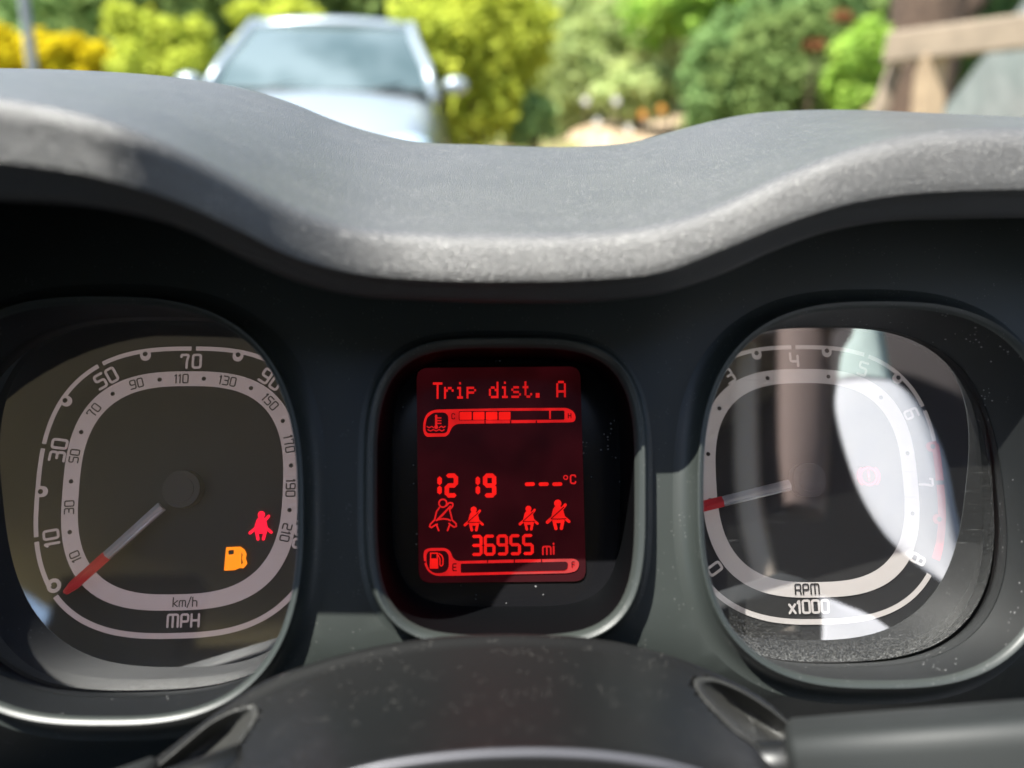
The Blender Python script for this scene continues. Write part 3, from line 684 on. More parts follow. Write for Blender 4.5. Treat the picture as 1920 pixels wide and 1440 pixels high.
SP = topx2(fine.reshape(-1, 3)); SWD = (fine.reshape(-1, 3)-EYE) @ SW; up_ = np.arange(130*SP.shape[0]//130)//fine.shape[1]; vis_ = (up_ > 28) & (up_ < 95)
def shroud_w(q):
    d = ((SP[vis_]-q)**2).sum(1); k = np.argsort(d)[:6]; wt = 1/(d[k]+4); return float((SWD[vis_][k]*wt).sum()/wt.sum())
RECESS = mat('lit_look_recess_plastic', (.026, .026, .024), .5, bump=(1800, .4, .0002), dust=(1500, .52, (.1, .1, .1)))  # coloured lighter than the cover so the hollows look lit inside
RS = np.array(rnd([(1304,1276),(1335,1273),(1378,1289),(1425,1316),(1478,1356),(1506,1392),(1515,1432),(1480,1438),(1428,1406),(1378,1370),(1338,1330),(1312,1300)], 22, True, 4))
LS = np.array(rnd([(478,1332),(470,1325),(440,1332),(395,1354),(350,1392),(292,1440),(262,1478),(400,1478),(420,1436),(452,1388),(476,1352)], 22, True, 4))
kill = np.array([inside(q, RS) or inside(q, LS) for q in SP]) & (up_ < 100) & (up_ > 20)
fc = [f for f in grid_faces(130, fine.shape[1]) if not any(kill[i] for i in f)]
mesh('column_shell', fine.reshape(-1, 3), fc, SHROUD, clm)
def scoop(P, cc, lab):
    N = len(P); cc = np.asarray(cc, float)
    prof = [(1.06, -.0002, 1), (1.03, -.0005, 1), (1.0, -.0009, 1), (.96, -.0008, 1), (.91, .0004, 1), (.80, .0026, 1), (.66, .0050, .9), (.5, .0085, .8), (.25, .0098, .7), (.03, .0100, .6)]
    wc = shroud_w(cc); ws = [shroud_w(p) for p in P]
    V = [[atw(*(cc+(p-cc)*k), (ws[i]*b+wc*(1-b))+dz) for i, p in enumerate(P)] for k, dz, b in prof]
    return mesh('stalk_recess', np.array(V).reshape(-1, 3), grid_faces(len(prof), N, True)+[tuple(range((len(prof)-1)*N, len(prof)*N))], RECESS, clm, label=lab)
scoop(RS, (1412, 1358), 'hollow on the right flank where the stalk comes out')
scoop(LS, (385, 1415), 'hollow on the left flank where the stalk comes out')
HILITE = mat('lip_highlight_grey', (.10, .10, .112), .40, metal=.3)  # pale strip standing in for the highlight on the cover's rounded lip
e_ = spline([atw(x, y+10, .1690) for x, y in LE[14:-14]], 60); mb = MB(); mb.tube(list(e_), [.00085*min(1, .25+1.6*sin(pi*k/59)) for k in range(60)], 10); mb.build('edge_highlight', HILITE, clm)
STALKM = mat('matt_grey_stalk_plastic', (.013, .015, .0145), .62, bump=(2000, .3, .0002))
def stalk(name, label, A, B, ra, rb, root_px, w, grp):
    t = thing(name, label, 'stalk', tuple(atw(*root_px, w)), grp)
    a, b = atw(*A), atw(*B); d = b-a; L = np.linalg.norm(d); d /= L
    up = SV-d*(SV @ d); up /= np.linalg.norm(up); sd = np.cross(d, up)
    V = []; st = [(0, .50), (.012, .80), (.035, 1), (.5, 1.02), (.97, 1.05), (1, .9)]
    sec = [(cos(q), sin(q)) for q in np.linspace(0, 2*pi, 32, endpoint=False)]
    for s, k in st:
        r = (ra+(rb-ra)*s)*k
        for x, y in sec:
            e = (abs(x)**6+abs(y)**6)**(-1/6); V.append(a+d*L*s+up*r*y*e+sd*r*1.2*x*e)
    mesh('stalk_body', V, grid_faces(len(st), 32, True)+[tuple(range(32))[::-1], tuple(range(32*(len(st)-1), 32*len(st)))], STALKM, t)
    m_ = MB(); m_.tube([a-d*.02, a+d*.01], [ra*.62, ra*.62], 16); m_.build('stalk_stem', SHROUD, t)
    return t
stalk('control_stalk', 'charcoal grey control stalk reaching right from the column cover', (1478, 1432, .196), (2150, 1392, .170), .0088, .0086, (1478, 1432), .196, 'steering column stalks')
stalk('control_stalk', 'control stalk dipping out of view left of the column cover', (296, 1492, .200), (-160, 1660, .196), .0080, .0080, (296, 1492), .200, 'steering column stalks')

# ------------------------------------------------------------------ the cabin round the instruments (roof, doors, dashboard, seats)
LINING = mat('beige_roof_lining', (.50, .45, .40), .9); TRIM = mat('dark_cabin_trim', (.035, .036, .038), .6); SEATM = mat('grey_brown_seat_cloth', (.17, .145, .125), .95, bump=(300, .3, .001))
def boxm(name, lo, hi, m, parent):
    lo, hi = np.array(lo), np.array(hi); h = (hi-lo)/2
    return MB().box((lo+hi)/2, (h[0],0,0), (0,h[1],0), (0,0,h[2])).build(name, m, parent, smooth=False)
cab = thing('car_cabin', 'car cabin enclosing the instruments, with beige roof lining and dark trim', 'car cabin', (-.3, -.5, .35))
XL, XR, YB, HDR = -1.06, .47, -1.9, -.36
boxm('roof_lining', (XL, YB, 1.57), (XR, HDR, 1.60), LINING, cab)
boxm('floor_pan', (XL, YB, .30), (XR, .70, .35), TRIM, cab)
boxm('tailgate', (XL, YB-.06, .35), (XR, YB, 1.15), TRIM, cab)
for x in (XL-.05, XR): boxm('door_panel', (x, YB, .35), (x+.05, .70, 1.13), TRIM, cab)
for x in (XL-.02, XR-.02):
    boxm('centre_pillar', (x, -.95, 1.13), (x+.04, -.84, 1.57), LINING, cab)
    boxm('rear_pillar', (x, YB, 1.13), (x+.04, -1.6, 1.57), LINING, cab)
    MB().tube([(x, .66, 1.12), (x, .2, 1.36), (x, HDR, 1.58)], [.03, .028, .028], 10).build('windscreen_pillar', TRIM, cab)
mb = MB(); mb.box((-.295, .52, 1.085), (.76, 0, 0), (0, .17, 0), (0, 0, .012)); mb.box((-.295, .69, .7), (.76, 0, 0), (0, .012, 0), (0, 0, .37))
mb.build('dash_top', TRIM, cab, smooth=False)
boxm('rear_seat_back', (XL+.05, -1.75, .5), (XR-.05, -1.62, 1.50), SEATM, cab)  # unseen seat back, added tall to keep sky out of the speedometer lens
for x in (-.02, -.68):
    mb = MB(); mb.box((x, -.72, .62), (.25, 0, 0), (0, .26, .03), (0, 0, .08)); mb.box((x, -1.0, .98), (.24, 0, 0), (0, .06, .02), (0, -.08, .32)); mb.box((x, -1.10, 1.40), (.13, 0, 0), (0, .045, 0), (0, -.02, .10))
    mb.build('seat', SEATM, cab, smooth=False)
cl = bpy.data.materials.new('clear_windscreen_glass'); cl.use_nodes = True; cl.node_tree.nodes.clear()
o_ = node(cl.node_tree, 'ShaderNodeOutputMaterial'); t_ = node(cl.node_tree, 'ShaderNodeBsdfTransparent'); t_.inputs[0].default_value = (.96, .98, .97, 1); cl.node_tree.links.new(t_.outputs[0], o_.inputs[0])
ws = thing('windscreen', 'clear car windscreen between the instrument hood and the parked car', 'windscreen', (-.3, .66, 1.12))
mesh('glass_pane', [(XL, .66, 1.12), (XR, .66, 1.12), (XR, HDR, 1.585), (XL, HDR, 1.585)], [(0, 1, 2, 3)], cl, ws, smooth=False)

# white shirt and added strips, seen only mirrored in the rev counter's lens
WHITE = mat('white_cotton', (.80, .79, .82), .9, var=(40, (.74, .74, .79), .2)); TEAL = mat('pale_green_cotton', (.55, .66, .62), .9); SKIN = mat('beige_strip_cloth', (.52, .42, .33), .8)
def refl(px, py, ws_):
    d0 = ray(px, py); d = np.array([d0 @ SU, d0 @ SV, d0 @ SW]); cR = backR.mean(0)
    nrm = np.array([0, -LT, -1.0]); nrm /= np.linalg.norm(nrm); p0 = np.array([cR[0], cR[1], LENSW])
    t = (p0 @ nrm)/(d @ nrm); hit = d*t; r = d-2*(d @ nrm)*nrm
    h = c2w(hit); rw_ = d2w(r)
    if not hasattr(ws_, '__len__'): return h+rw_*((ws_-hit[2])/r[2])
    return h+rw_*(float((ws_[0]-h) @ ws_[1])/float(rw_ @ ws_[1]))
def cloth(name, left, right, ws_, bulge, m, parent, n=24, k=9):
    nn_ = np.array([-.80, .50, .34]); nn_ /= np.linalg.norm(nn_); pl_ = (refl(1690, 900, ws_), nn_)
    Lp, Rp = spline(left, n), spline(right, n); V = []
    for i in range(n):
        for j in range(k):
            s = j/(k-1); q = Lp[i]*(1-s)+Rp[i]*s; V.append(refl(q[0], q[1], pl_)+pl_[1]*bulge*(1-(2*s-1)**2))
    for i in range(n):
        for j in range(k):
            s = j/(k-1); q = Lp[i]*(1-s)+Rp[i]*s; V.append(refl(q[0], q[1], pl_)-pl_[1]*(.006+.6*bulge*(1-(2*s-1)**2)))
    Fc = grid_faces(n, k)+[tuple(x+n*k for x in f[::-1]) for f in grid_faces(n, k)]
    for i in range(n-1): Fc += [(i*k, (i+1)*k, n*k+(i+1)*k, n*k+i*k), (i*k+k-1, n*k+i*k+k-1, n*k+(i+1)*k+k-1, (i+1)*k+k-1)]
    Fc += [tuple(list(range(k))+[n*k+j for j in range(k-1, -1, -1)])]
    return mesh(name, V, Fc, m, parent)
sh = thing('white_shirt', 'sunlit white shirt facing the dials, mirrored in the rev counter lens', 'shirt', tuple(refl(1690, 1000, .08)))
cloth('sleeve', [(1572,712),(1566,760),(1580,830),(1610,920),(1650,990),(1690,1035),(1740,1075),(1805,1118)], [(1668,712),(1700,735),(1735,790),(1760,850),(1780,950),(1800,1040),(1815,1100),(1830,1150)], .08, .004, WHITE, sh)
cloth('collar', [(1610,560),(1600,625),(1580,660),(1571,710)], [(1640,560),(1650,632),(1660,690),(1667,710)], .08, .004, TEAL, sh, 12)
cloth('shirt_hem', [(1535,1120),(1542,1160),(1540,1240),(1535,1330)], [(1560,1125),(1650,1165),(1720,1240),(1790,1330)], .08, .004, WHITE, sh, 12)
sb = thing('beige_mirror_strip', 'added beige strip, mirrored as a pale upright band in the rev counter lens', 'mirror strip', tuple(refl(1400, 900, -.17)))
cloth('strip_cloth', [(1378,520),(1378,640),(1376,800),(1382,950),(1415,1090),(1450,1180)], [(1420,520),(1418,640),(1416,800),(1424,950),(1455,1090),(1490,1180)], -.17, .004, SKIN, sb)  # beige strip added to mirror as the upright band
BROWNC = mat('brown_cloth', (.20, .135, .118), .9)
bc = thing('brown_drape', 'brown jacket added for its reflection, mirrored as a dim band in the rev counter lens', 'drape', tuple(refl(1510, 760, -.26)))
DRAPEM = mat('dark_brown_cloth', (.040, .031, .032), .9)
cloth('dark_drape', [(1290,430),(1290,700),(1290,950),(1290,1240)], [(1860,430),(1860,700),(1860,950),(1860,1240)], -.36, .02, DRAPEM, bc, 14)  # dark sheet added to keep the sky out of the lens reflection
cloth('drape_panel', [(1452,520),(1455,700),(1460,860),(1475,960)], [(1556,520),(1552,700),(1548,860),(1540,960)], -.19, .02, BROWNC, bc, 14)  # brown strip added only to mirror as the dim band

# ------------------------------------------------------------------ outside: ground, parked car, fence, shrubs
def sm(a, b, x): t = np.clip((x-a)/(b-a), 0, 1); return t*t*(3-2*t)
def gz(x, y):
    b = sm(.2, 1.6, x)*sm(5.2, 9.5, y)*.62
    return b+sm(9.5, 15, y)*(.75-.3*sm(.2, 1.6, x))+sm(15, 60, y)*1.5+.025*np.sin(x*2.1+y)*np.cos(y*1.7)
ys_ = np.r_[np.linspace(-30, 3, 12), np.linspace(3.4, 16, 70), np.linspace(17, 140, 30)]; xg = np.r_[np.linspace(-110, -9, 16), np.linspace(-8.5, 8.5, 70), np.linspace(9, 110, 16)]
EARTH = mat('garden_soil_and_grass', (.11, .13, .03), .95, var=(1.6, (.20, .14, .08), .12), bump=(30, .6, .02))
g_ = mesh('ground', [(x, y, gz(x, y)) for y in ys_ for x in xg], grid_faces(len(ys_), len(xg)), EARTH, kind='structure')
PATHM = mat('sandy_gravel_path', (.42, .33, .22), .95, var=(5, (.32, .22, .13), .15), bump=(60, .8, .01))
pc = spline([(.55, 5.6), (.9, 7.0), (1.5, 8.4), (2.0, 10.0), (2.2, 12.0)], 40)
V = []
for i, (x, y) in enumerate(pc):
    wv = (.75-.25*sm(6, 12, y))
    for s in np.linspace(-1, 1, 9): V.append((x+s*wv+.05*sin(i*.7), y, gz(x+s*wv, y)+.03-.022*s*s))
mesh('path', V, grid_faces(40, 9), PATHM, kind='structure')
DRIVE = mat('grey_tarmac_drive', (.10, .10, .10), .9, bump=(80, .5, .008))
mesh('drive', [(-6, .9, .03), (.1, .9, .03), (.1, 9.2, .03), (-6, 9.2, .03)], [(0, 1, 2, 3)], DRIVE, kind='structure', smooth=False)

def leaves(n, centre, rad, size, lobes=26, tall=1.0, seed=1, flat=.0):
    g = np.random.default_rng(seed); centre = np.asarray(centre, float); rad = np.asarray(rad, float)
    d = g.normal(size=(lobes, 3)); d /= np.linalg.norm(d, axis=1)[:, None]
    lc = d*g.uniform(.35, .84, (lobes, 1)); lr = g.uniform(.26, .46, lobes); lt = g.uniform(0, 1, lobes)
    k = g.integers(0, lobes, n); v = g.normal(size=(n, 3)); v /= np.linalg.norm(v, axis=1)[:, None]
    p = (lc[k]+v*lr[k][:, None]*g.uniform(.55, 1.05, (n, 1)))*rad+centre
    nr = v*.8+g.normal(size=(n, 3))*.6+np.array([0, 0, .35]); nr /= np.linalg.norm(nr, axis=1)[:, None]
    a = np.cross(nr, g.normal(size=(n, 3))); a /= np.linalg.norm(a, axis=1)[:, None]; b = np.cross(nr, a)
    s = (size*g.uniform(.6, 1.35, n))[:, None]; tip = s*tall
    q = np.stack([p-a*s*.5, p-b*tip*.75+nr*s*.1, p+a*s*.5, p+b*tip*.75+nr*s*.1], 1)
    tone = np.clip(lt[k]*.4+g.uniform(0, .6, n), 0, 1)
    return q.reshape(-1, 3), np.repeat(tone, 4)
def leafmesh(name, V, tone, m, parent):
    org = ORG[parent.name]; n = len(V)//4; me = bpy.data.meshes.new(name)
    me.vertices.add(len(V)); me.vertices.foreach_set('co', (V-org).astype(np.float32).ravel())
    me.loops.add(len(V)); me.loops.foreach_set('vertex_index', np.arange(len(V), dtype=np.int32))
    me.polygons.add(n); me.polygons.foreach_set('loop_start', np.arange(0, 4*n, 4, dtype=np.int32))
    at = me.attributes.new('tone', 'FLOAT', 'POINT'); at.data.foreach_set('value', tone.astype(np.float32))
    me.update(calc_edges=True); me.materials.append(m); o = bpy.data.objects.new(name, me); COL.objects.link(o); o.parent = parent; ORG[o.name] = org; return o
BARK = mat('brown_bark', (.085, .055, .040), .95, var=(14, (.13, .085, .06), .15), bump=(40, 1, .02))
YG = leafmat('yellow_green_leaf', (.36, .43, .06), (.60, .63, .09), .42)
GOLD = leafmat('golden_leaf', (.62, .52, .02), (.80, .66, .03), .4)
LIME = leafmat('lime_leaf', (.26, .44, .08), (.46, .62, .12), .42)
MID = leafmat('mid_green_leaf', (.17, .29, .11), (.29, .42, .16), .42)
DARK = leafmat('dark_green_leaf', (.14, .215, .07), (.25, .33, .11), .42)
PALE = leafmat('pale_grass_leaf', (.40, .50, .20), (.62, .66, .30), .42)
RUST = leafmat('rust_brown_leaf', (.22, .09, .045), (.30, .15, .07), .3)
cnt = [10]
def bush(name, label, cat, px, py, y, rpx, rpy, m, n=3500, size=.06, group=None, depth=None, tall=1.0, lobes=26, sk=1.0):
    cnt[0] += 1; n = int(n*1.7); lobes = int(lobes*1.5) if n > 1500 else lobes
    c0 = aty(px, py, y); sc = float((c0-EYE) @ WF)/F_PX; rx, rz = rpx*sc, rpy*sc
    base = np.array([c0[0], c0[1], gz(c0[0], c0[1])]); t = thing(name, label, cat, tuple(base), group)
    V, tn = leaves(n, c0, (rx, depth or rx*.8, rz), size, lobes, tall, cnt[0])
    leafmesh('foliage', V, tn, m, t)
    h = max(.25, c0[2]-base[2]); mb = MB()
    mb.tube([base-np.array([0, 0, .05]), base+np.array([.02, 0, h*.5]), c0+np.array([0, 0, rz*.2])], [(rx*.10+.01)*sk, (rx*.08+.01)*sk, rx*.03*sk+.003], 8)
    for k in range(4):
        q = cnt[0]+k*1.6; mb.tube([base+np.array([0, 0, h*.35]), base+np.array([cos(q)*rx*.3, sin(q)*rx*.3, h*.75]), c0+np.array([cos(q)*rx*.6, sin(q)*rx*.5, rz*.2])], [(rx*.05+.006)*sk, (rx*.04+.005)*sk, .003], 6)
    mb.build('stem', BARK, t); return t
# far dark trees
for i, (px, y, r, lab) in enumerate([(-260, 15, 330, 'dark tree beyond the golden shrubs, mostly left of view'), (110, 16, 300, 'dark green tree behind the golden shrubs'), (420, 14.5, 300, 'dark green tree rising left of the parked car roof'), (690, 16, 330, 'dark green tree rising behind the parked car roof'), (1040, 17, 330, 'dark tree behind the pale grassy plants'), (1380, 15, 330, 'dark tree behind the lime topped shrub'), (1720, 14, 320, 'dark tree behind the brown trunk'), (2080, 14, 330, 'dark tree behind the right end of the rail')]):
    bush('dark_tree', lab, 'tree', px, 40, y, r, 260, DARK if i not in (1, 4) else MID, 5200, .17, 'dark trees at the back of the garden', 2.0, lobes=40)
for px, py, r, lab in ((-40, 100, 70, 'golden shrub left of the grey pole'), (20, 98, 56, 'golden shrub just behind the grey pole'), (98, 96, 58, 'golden shrub right of the grey pole, tallest of its row'), (165, 112, 52, 'golden shrub touching the round green shrub')):
    bush('golden_shrub', lab, 'shrub', px, py+10, 9.0, r, 52, GOLD, 1800, .07, 'golden shrubs in a row', lobes=14)
bush('round_shrub', 'round yellow-green shrub left of the parked car', 'shrub', 300, 112, 7.6, 104, 108, YG, 4200, .055)
bush('round_shrub', 'yellow-green shrub showing over the parked car roof', 'shrub', 530, 62, 10.5, 92, 66, YG, 2600, .08)
bush('large_shrub', 'large yellow-green shrub right of the parked car', 'shrub', 890, 110, 7.4, 150, 165, YG, 8000, .055, lobes=44)
bush('grassy_plant', 'pale airy grassy clump beside the path', 'plant', 1085, 120, 9.6, 80, 130, PALE, 3000, .06, tall=3.0)
bush('grassy_plant', 'pale grassy clump beyond the end of the path', 'plant', 1175, 70, 11.2, 105, 140, PALE, 3200, .07, tall=3.0)
bush('low_plant', 'low yellow-green plants spilling over the path edge', 'plant', 1200, 170, 8.8, 80, 55, PALE, 1900, .05, tall=1.8, lobes=16)
bush('low_plant', 'low dark plants at the foot of the large shrub', 'plant', 1000, 225, 7.3, 55, 45, MID, 1200, .05, tall=1.6, lobes=14)
bush('lime_shrub', 'lime green shrub at the top right of the path', 'shrub', 1275, 5, 8.6, 105, 78, LIME, 3600, .06, sk=.25)
bush('green_shrub', 'mid green shrub below the lime shrub, right of the path', 'shrub', 1372, 140, 7.8, 95, 130, MID, 3800, .06)
bush('green_shrub', 'dark green ivy clad shrub in the middle of the right bank', 'shrub', 1470, 140, 7.4, 125, 140, DARK, 5200, .06, lobes=40)
bush('green_shrub', 'mid green shrub reaching the top edge above the ivy', 'shrub', 1500, 20, 8.4, 130, 85, MID, 3600, .07)
bush('lime_shrub', 'bright lime shrub left of the wooden rail', 'shrub', 1608, 130, 6.2, 58, 95, LIME, 2600, .05)
bush('green_shrub', 'dark shrub behind the wooden rail', 'shrub', 1860, 60, 7.6, 130, 130, MID, 3800, .06)
for px, py, r, lab in ((1530, 84, 26, 'rust brown dead leaves on the ivy clad shrub, larger clump'), (1578, 32, 20, 'rust brown dead leaves high on the ivy, small clump')):
    bush('dead_leaf_clump', lab, 'dead leaves', px, py, 6.3, r, 9, RUST, 160, .05, 'clumps of dead leaves', lobes=8, sk=.25)
# rosemary-pale flowers by the path
FLW = mat('white_petal', (.8, .78, .72), .7); ORA = mat('orange_petal', (.75, .30, .05), .7)
for i, (px, py, m, lab) in enumerate(((1098, 190, FLW, 'white flower nearest the large shrub'), (1155, 190, FLW, 'white flower above the middle of the path'), (1120, 230, FLW, 'white flower low by the path'), (1178, 243, FLW, 'white flower lowest beside the orange one'), (1240, 205, ORA, 'orange flower beside the path'), (1205, 215, ORA, 'small orange flower left of the bigger orange one'))):
    p = aty(px, py, 7.6); b = np.array([p[0], p[1], gz(p[0], p[1])]); t = thing('flower', lab, 'flower', tuple(b), 'flowers beside the path')
    mb = MB()
    for k in range(7):
        q = k*2*pi/7; mb.ball(p+np.array([cos(q)*.022, -.01, sin(q)*.022])*1.0, (.016, .010, .016), 5)
    mb.build('petals', m, t); MB().tube([b-np.array([0,0,.02]), (b+p)/2+np.array([.01,0,0]), p], .006, 6).build('stem', BARK, t)
    MB().ball(p, (.010, .014, .010), 5).build('flower_centre', ORA, t)
# brown tree trunk
tb = aty(1712, 235, 6.9); tb[2] = gz(tb[0], tb[1]); tt = thing('tree_trunk', 'thick brown tree trunk behind the wooden rail', 'tree', tuple(tb))
p1, p2, p3 = aty(1705, 235, 6.9), aty(1735, 80, 6.9), aty(1752, -60, 6.9)
MB().tube([tb-np.array([0, 0, .1]), p1, p2, p3, p3+np.array([.05, .05, 1.2])], [.40, .30, .29, .30, .22], 18).build('trunk', BARK, tt)
MB().tube([aty(1740, 40, 6.9), aty(1790, 40, 6.8), aty(1822, -10, 6.8), aty(1850, -90, 6.8)], [.16, .15, .14, .12], 12).build('branch', BARK, tt)
V, tn = leaves(2600, p3+np.array([.1, .3, 2.0]), (1.6, 1.3, 1.0), .10, 26, 1, 99); leafmesh('crown', V, tn, MID, tt)
# wooden rail on two leaning posts
WOOD = mat('weathered_pale_wood', (.30, .235, .17), .85, var=(9, (.21, .165, .12), .2), bump=(60, .5, .004))
WOOD2 = mat('fresh_post_wood', (.42, .31, .20), .85, var=(11, (.33, .24, .155), .2))
a, b = aty(1662, 90, 4.6), aty(2160, 30, 3.6); fb = aty(1720, 240, 4.5); fb[2] = gz(fb[0], fb[1])
fn = thing('wooden_fence', 'weathered pale wooden rail on two leaning posts in front of the trunk', 'fence', tuple(fb))
d = b-a; mb = MB(); nrm = np.cross(d/np.linalg.norm(d), [0, 0, 1])
mb.box((a+b)/2, d/2, nrm*.03, (0, 0, .082)); r_ = mb.build('rail', WOOD, fn, smooth=False)
bv = r_.modifiers.new('edge', 'BEVEL'); bv.width = .014; bv.segments = 2
for (x0, y0, x1, y1, y, wd, m) in ((1684, 112, 1634, 250, 4.65, .040, WOOD), (1748, 100, 1734, 260, 4.42, .068, WOOD2)):
    p, q = aty(x0, y0, y), aty(x1, y1, y-.05); dr = (q-p)/np.linalg.norm(q-p); q = p+dr*(p[2]-gz(q[0], q[1])+.05)/max(.2, -dr[2])
    mb = MB(); mb.box((p+q)/2, (p-q)/2, (wd, 0, 0), (0, wd*.8, 0)); o = mb.build('post', m, fn, smooth=False); bv = o.modifiers.new('edge', 'BEVEL'); bv.width = .01; bv.segments = 2
SHEETM = mat('grey_green_sheet', (.050, .066, .058), .6, var=(2.5, (.075, .078, .070), .2), bump=(7, .5, .03))
q = [aty(1760, 222, 5.6), aty(1845, 110, 5.8), aty(1925, 0, 6.0), aty(2200, 0, 5.6), aty(2200, 260, 5.0)]  # flat grey-green sheet sloping up behind the rail
tp = thing('sheet', 'grey-green tarpaulin sloping up behind the right end of the rail', 'sheet', tuple(q[0]))
n_ = np.array([0, .03, 0]); V = [p for p in q]+[p+n_ for p in q]
mesh('sheet_panel', V, [(0,1,2,3,4), (9,8,7,6,5)]+[(i, (i+1) % 5, 5+(i+1) % 5, 5+i) for i in range(5)], SHEETM, tp, smooth=False)
leg_ = np.array([q[4][0]-.3, q[4][1]+.05, gz(q[4][0], q[4][1])]); MB().tube([leg_, leg_+np.array([0, .1, 1.3])], .03, 8).build('support_pole', WOOD, tp)
# grey pole at the far left
GREY = mat('galvanised_steel', (.30, .31, .33), .45, metal=.5)
p, q = aty(38, -60, 6.2), aty(62, 140, 6.2); b = q+(q-p)*3; dr = (q-p)/np.linalg.norm(q-p); b = q+dr*(q[2]-gz(q[0], q[1]))/-dr[2]
pl = thing('grey_pole', 'thin grey metal pole at the far left in front of golden shrubs', 'pole', tuple(b))
MB().tube([b, q, p, p-dr*1.5], .034, 12).build('pole_shaft', GREY, pl); MB().tube([b, b+np.array([0, 0, .03])], .08, 12).build('foot_plate', GREY, pl)

# the parked car
PAINT = mat('pale_silver_blue_paint', (.30, .345, .38), .32, metal=.25, coat=.8); GLS = mat('car_window_glass', (.20, .28, .26), .06, metal=.75, spec=1.0, var=(1.5, (.42, .51, .47), .10))
BLK = mat('black_car_trim', (.02, .02, .02), .6); CHR = mat('headlamp_glass', (.35, .45, .55), .1, spec=1, coat=1); TYR = mat('tyre_rubber', (.02, .02, .02), .8); RIM = mat('alloy_rim', (.5, .5, .52), .3, metal=.8)
cx_ = aty(602, 160, 5.95)[0]; y0 = 4.95
pk = thing('parked_car', 'pale silver-blue car parked facing us beyond the instrument hood', 'car', (cx_, y0+1.9, .03))
zb = aty(592, 170, 5.95)[2]; zr = aty(615, 42, 6.75)[2]
def body(st):
    V = []
    for y, hw, zt, zl, cr_ in st:
        sec = [(-hw*.80, zl), (-hw*.97, zl+.10), (-hw, zl+(zt-zl)*.45), (-hw*.975, zl+(zt-zl)*.72), (-hw*.90, zt-.05), (-hw*.78, zt), (-hw*.4, zt+cr_), (0, zt+cr_*1.25)]
        sec += [(-x, z) for x, z in sec[-2::-1]]
        V += [(cx_+x, y0+y, z) for x, z in sec]
    n = 15; Fc = grid_faces(len(st), n)+[(i*n+n-1, i*n, (i+1)*n, (i+1)*n+n-1) for i in range(len(st)-1)]+[tuple(range(n))[::-1], tuple(range((len(st)-1)*n, len(st)*n))]
    return V, Fc
st = [(0, .60, zb-.34, .28, .01), (.05, .70, zb-.275, .22, .02), (.2, .79, zb-.20, .2, .03), (.5, .84, zb-.115, .2, .04), (.98, .86, zb-.015, .2, .03), (1.5, .87, zb, .2, .02), (3.2, .87, zb, .2, .02), (3.75, .82, zb-.05, .24, .02), (3.9, .7, zb-.1, .3, .01)]
mesh('car_body', *body(st), PAINT, pk)
def pt(x, y, z): return np.array([cx_+x, y0+y, z])
gw, rw, ry0, ry1 = .775, .585, 1.66, 3.1
V = []
for (y, z, hw, cv) in ((.98, zb-.01, gw, .10), (1.2, zb+.17, gw-.055, .07), (1.45, zb+(zr-zb)*.70, rw+.05, .05), (ry0, zr-.035, rw, .04)):
    for s in np.linspace(-1, 1, 9): V.append(pt(s*hw, y-cv*(1-s*s), z+.01*(1-s*s)))
mesh('windscreen', V, grid_faces(4, 9), GLS, pk)
V = []
for (y, z, hw) in ((ry0-.035, zr-.05, rw+.01), (ry0, zr-.012, rw+.01), (ry0+.3, zr+.015, rw+.015), (2.4, zr+.02, rw+.015), (ry1, zr-.04, rw), (ry1+.12, zr-.1, rw)):
    for s in np.linspace(-1, 1, 9): V.append(pt(s*hw, y-.045*(1-s*s), z+.035*(1-s*s)))
rf = mesh('roof', V, grid_faces(6, 9), PAINT, pk); rf.modifiers.new('thick', 'SOLIDIFY').thickness = .03
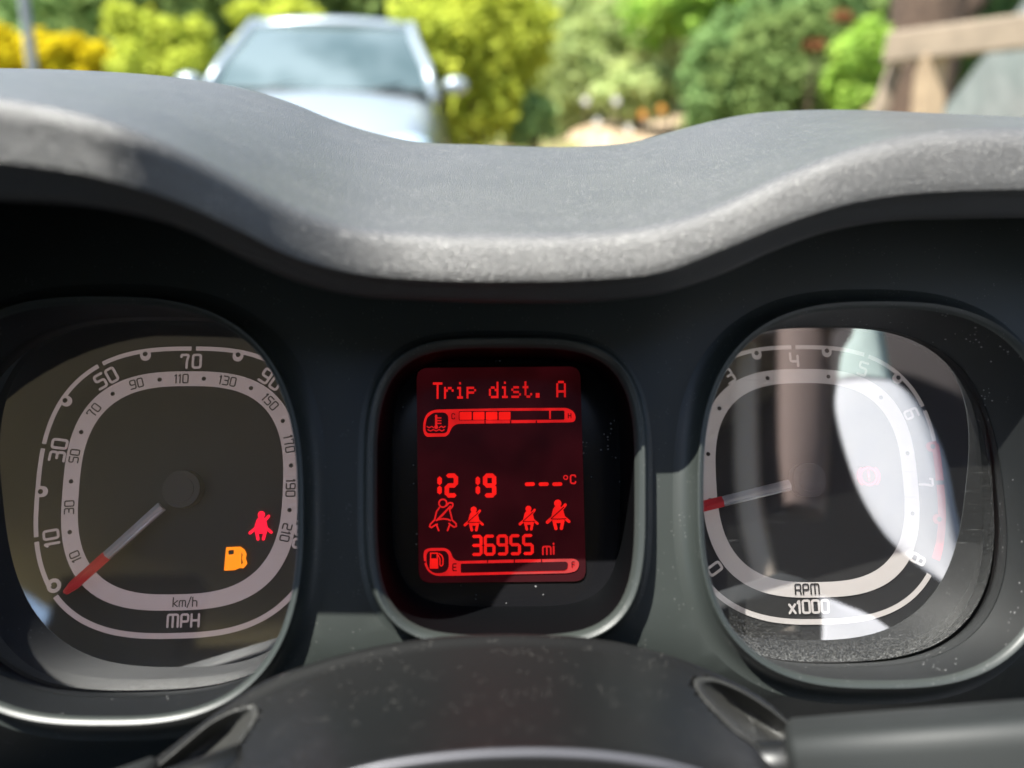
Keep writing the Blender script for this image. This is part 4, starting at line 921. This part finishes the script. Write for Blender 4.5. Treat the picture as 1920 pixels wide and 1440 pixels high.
for s in (-1, 1):
    MB().tube([pt(s*(gw+.035), .90, zb-.05), pt(s*(gw-.03), 1.2, zb+.16), pt(s*(rw+.065), 1.45, zb+(zr-zb)*.70), pt(s*(rw+.02), ry0+.02, zr-.02), pt(s*(rw+.02), 2.4, zr+.01), pt(s*(rw+.02), ry1+.05, zr-.05)], [.04, .042, .04, .036, .036, .034], 10).build('roof_pillar', PAINT, pk)
    MB().tube([pt(s*(rw+.03), ry1, zr-.07), pt(s*(gw+.01), 3.55, zb-.04)], [.06, .07], 8).build('rear_pillar', PAINT, pk)
    MB().tube([pt(s*(rw+.03), 2.2, zr-.03), pt(s*(gw+.03), 2.2, zb-.02)], .04, 8).build('door_pillar', BLK, pk)
    a = [pt(s*(gw+.02), 1.02, zb-.02), pt(s*(gw+.02), 3.5, zb-.02), pt(s*(rw+.02), ry1, zr-.06), pt(s*(rw+.02), ry0+.1, zr-.04)]
    mesh('side_window', a, [(0, 1, 2, 3)], GLS, pk, smooth=False)
    m_ = MB(); m_.ball(pt(s*.955, 1.10, zb+.045), (.095, .07, .062), 10); hs = m_.build('door_mirror', PAINT, pk)
    MB().tube([pt(s*.85, 1.14, zb-.02), pt(s*.95, 1.12, zb+.02)], .025, 8).build('mirror_arm', BLK, hs)
    MB().ball(pt(s*.66, .12, zb-.30), (.16, .10, .080), 10).build('headlight', CHR, pk)
    for y in (.72, 3.15):
        w = MB(); w.tube([pt(s*.70, y, .33), pt(s*.885, y, .33)], .30, 28); wo = w.build('wheel', TYR, pk)
        MB().tube([pt(s*.80, y, .33), pt(s*.893, y, .33)], .19, 20).build('rim', RIM, wo)
MB().box(pt(0, -.012, zb-.43), (.47, 0, 0), (0, .02, 0), (0, 0, .06)).build('grille', BLK, pk, smooth=False)
MB().box(pt(0, .0, .42), (.58, 0, 0), (0, .035, 0), (0, 0, .05)).build('lower_grille', BLK, pk, smooth=False)
MB().box(pt(0, .93, zb+.006), (.74, 0, 0), (0, .045, .004), (0, 0, .008)).build('scuttle_panel', BLK, pk, smooth=False)
for s in (-.45, .28): MB().tube([pt(s, .90, zb-.005), pt(s+.30, .96, zb+.045)], .010, 6).build('wiper', BLK, pk)
MB().box(pt(0, ry0+.02, zr-.13), (.09, 0, 0), (0, .012, 0), (0, 0, .03)).build('rear_view_mirror', BLK, pk, smooth=False)
MB().box(pt(0, -.03, .56), (.26, 0, 0), (0, .01, 0), (0, 0, .055)).build('number_plate', mat('blank_plate_white', (.7, .7, .68), .5), pk, smooth=False)
